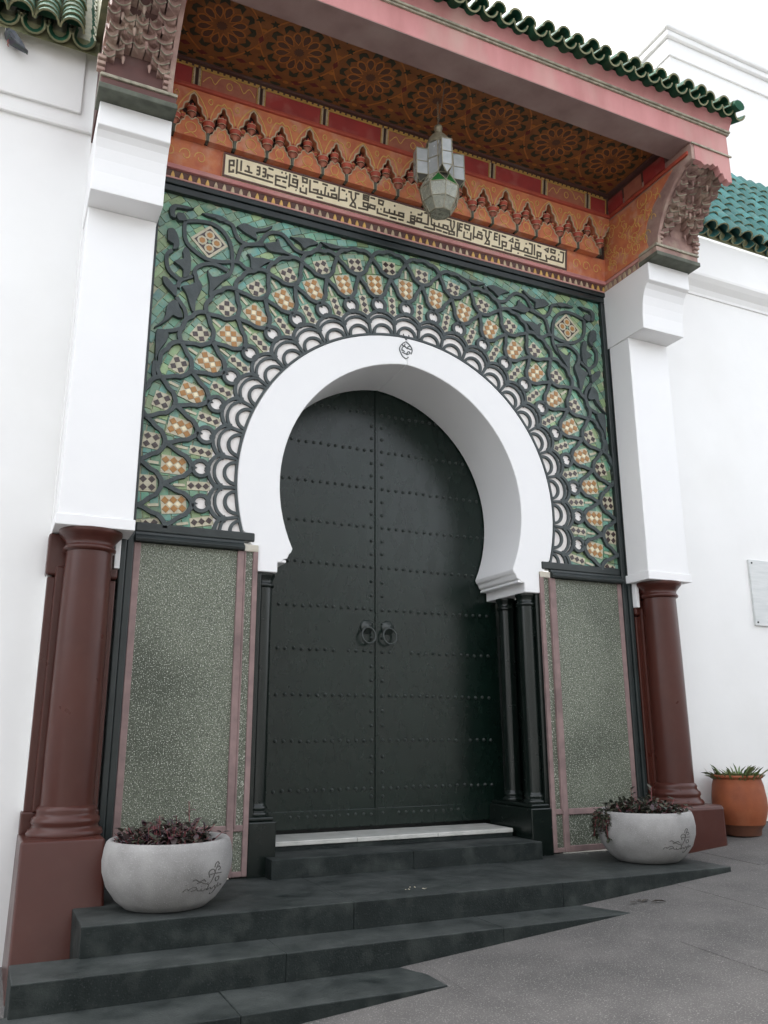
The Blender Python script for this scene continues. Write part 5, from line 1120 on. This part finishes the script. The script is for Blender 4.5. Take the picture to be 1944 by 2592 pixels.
# withered leaf and twig caught at the foot of the landing
dl = thing('withered_leaf', 'withered dark leaf lying on the pavement below the landing', 'leaf', (0.60, -0.80, ground_z(0.6, -0.8)))
b = B(); rnd = random.Random(4)
for (dx, dy, a, L_) in ((0, 0, 0.3, 0.05), (0.028, -0.018, -0.5, 0.06), (0.005, 0.012, 1.2, 0.03), (-0.015, 0.006, 2.8, 0.03)):
    x, y = 0.60 + dx, -0.745 + dy
    leaf_quad(b, Vector((x, y, ground_z(x, y) + 0.004)), Vector((math.cos(a), math.sin(a), 0.12)), Vector((0, 0, 1)), L_, 0.014, (1, 1, 1), 0, 0.25)
b.build('blade', 'dry_leaf', dl)
# crumbs of white plaster on the landing
for i, (x, y) in enumerate(((-0.27, -0.50), (-0.20, -0.515), (-0.23, -0.47))):
    d = thing('plaster_crumb', ['left', 'right', 'rear'][i] + ' of the three tiny white plaster crumbs on the landing', 'crumb', (x, y, -1.639), 'plaster crumbs on the landing')
    b = B(); rnd = random.Random(i)
    for k in range(3):
        px, py = x + rnd.uniform(-0.012, 0.012), y + rnd.uniform(-0.01, 0.01); s_ = rnd.uniform(0.0018, 0.0036)
        b.lathe([(s_, 0), (s_ * 0.8, s_ * 0.4), (0, s_ * 0.6)], (px, py, -1.6392), 6)
    b.build('crumb', 'cream_tile', d)

# ================================================================ pigeon by the left eave
pg = thing('pigeon', 'grey pigeon hovering under the green tile eave at top left', 'pigeon', (-1.935, -0.05, 1.84))
ax = Vector((0.075, 0.0, -0.068)).normalized(); side_ = Vector((0, 1, 0)); upv = ax.cross(side_)
org_p = Vector((-1.952, -0.045, 1.872))
def loft(rings, seg=12):
    b = B(); vs = []
    for (t, off, rw, rh) in rings:
        c = org_p + ax * t + upv * off
        for k in range(seg):
            a = 2 * math.pi * k / seg
            vs.append(tuple(c + side_ * rw * math.cos(a) + upv * rh * math.sin(a)))
    fs = [(i * seg + k, i * seg + (k + 1) % seg, (i + 1) * seg + (k + 1) % seg, (i + 1) * seg + k) for i in range(len(rings) - 1) for k in range(seg)]
    fs += [tuple(range(seg - 1, -1, -1)), tuple(range((len(rings) - 1) * seg, len(rings) * seg))]
    b.add(vs, fs, 0, None, True); return b
loft([(-0.052, 0.026, 0.002, 0.002), (-0.048, 0.028, 0.009, 0.009), (-0.038, 0.026, 0.0125, 0.012), (-0.028, 0.018, 0.013, 0.014), (-0.016, 0.008, 0.020, 0.020), (0.004, 0.0, 0.026, 0.025), (0.03, -0.001, 0.025, 0.021), (0.055, 0.004, 0.017, 0.013), (0.075, 0.008, 0.013, 0.006), (0.100, 0.010, 0.015, 0.003)]).build('body', 'pigeon_green', pg)
for s_ in (-1, 1):
    b = B(); pts = [(-0.012, 0.012), (0.01, 0.022), (0.04, 0.018), (0.075, 0.014), (0.09, 0.008), (0.06, -0.004), (0.02, -0.014), (-0.008, -0.006)]
    vs = [tuple(org_p + ax * t + upv * h + side_ * s_ * (0.026 - abs(t - 0.02) * 0.18 + 0.002)) for t, h in pts] + [tuple(org_p + ax * t + upv * h + side_ * s_ * (0.020 - abs(t - 0.02) * 0.18)) for t, h in pts]
    n = len(pts); b.add(vs, [tuple(range(n)), tuple(range(2 * n - 1, n - 1, -1))] + [(i, i + n, (i + 1) % n + n, (i + 1) % n) for i in range(n)]); b.build('wing', 'pigeon_grey', pg)
B().tube([tuple(org_p + ax * -0.052 + upv * 0.027), tuple(org_p + ax * -0.064 + upv * 0.022)], [0.004, 0.001], 6).build('beak', 'pigeon_pink', pg)
b = B(); vs = []
for s_ in (-1, 1):
    f0 = org_p + ax * 0.022 + upv * -0.022 + side_ * 0.010 * s_
    b.tube([tuple(f0), tuple(f0 - upv * 0.010 + ax * 0.004), tuple(f0 - upv * 0.012 + ax * 0.014)], 0.002, 5)
b.build('foot', 'pigeon_pink', pg)
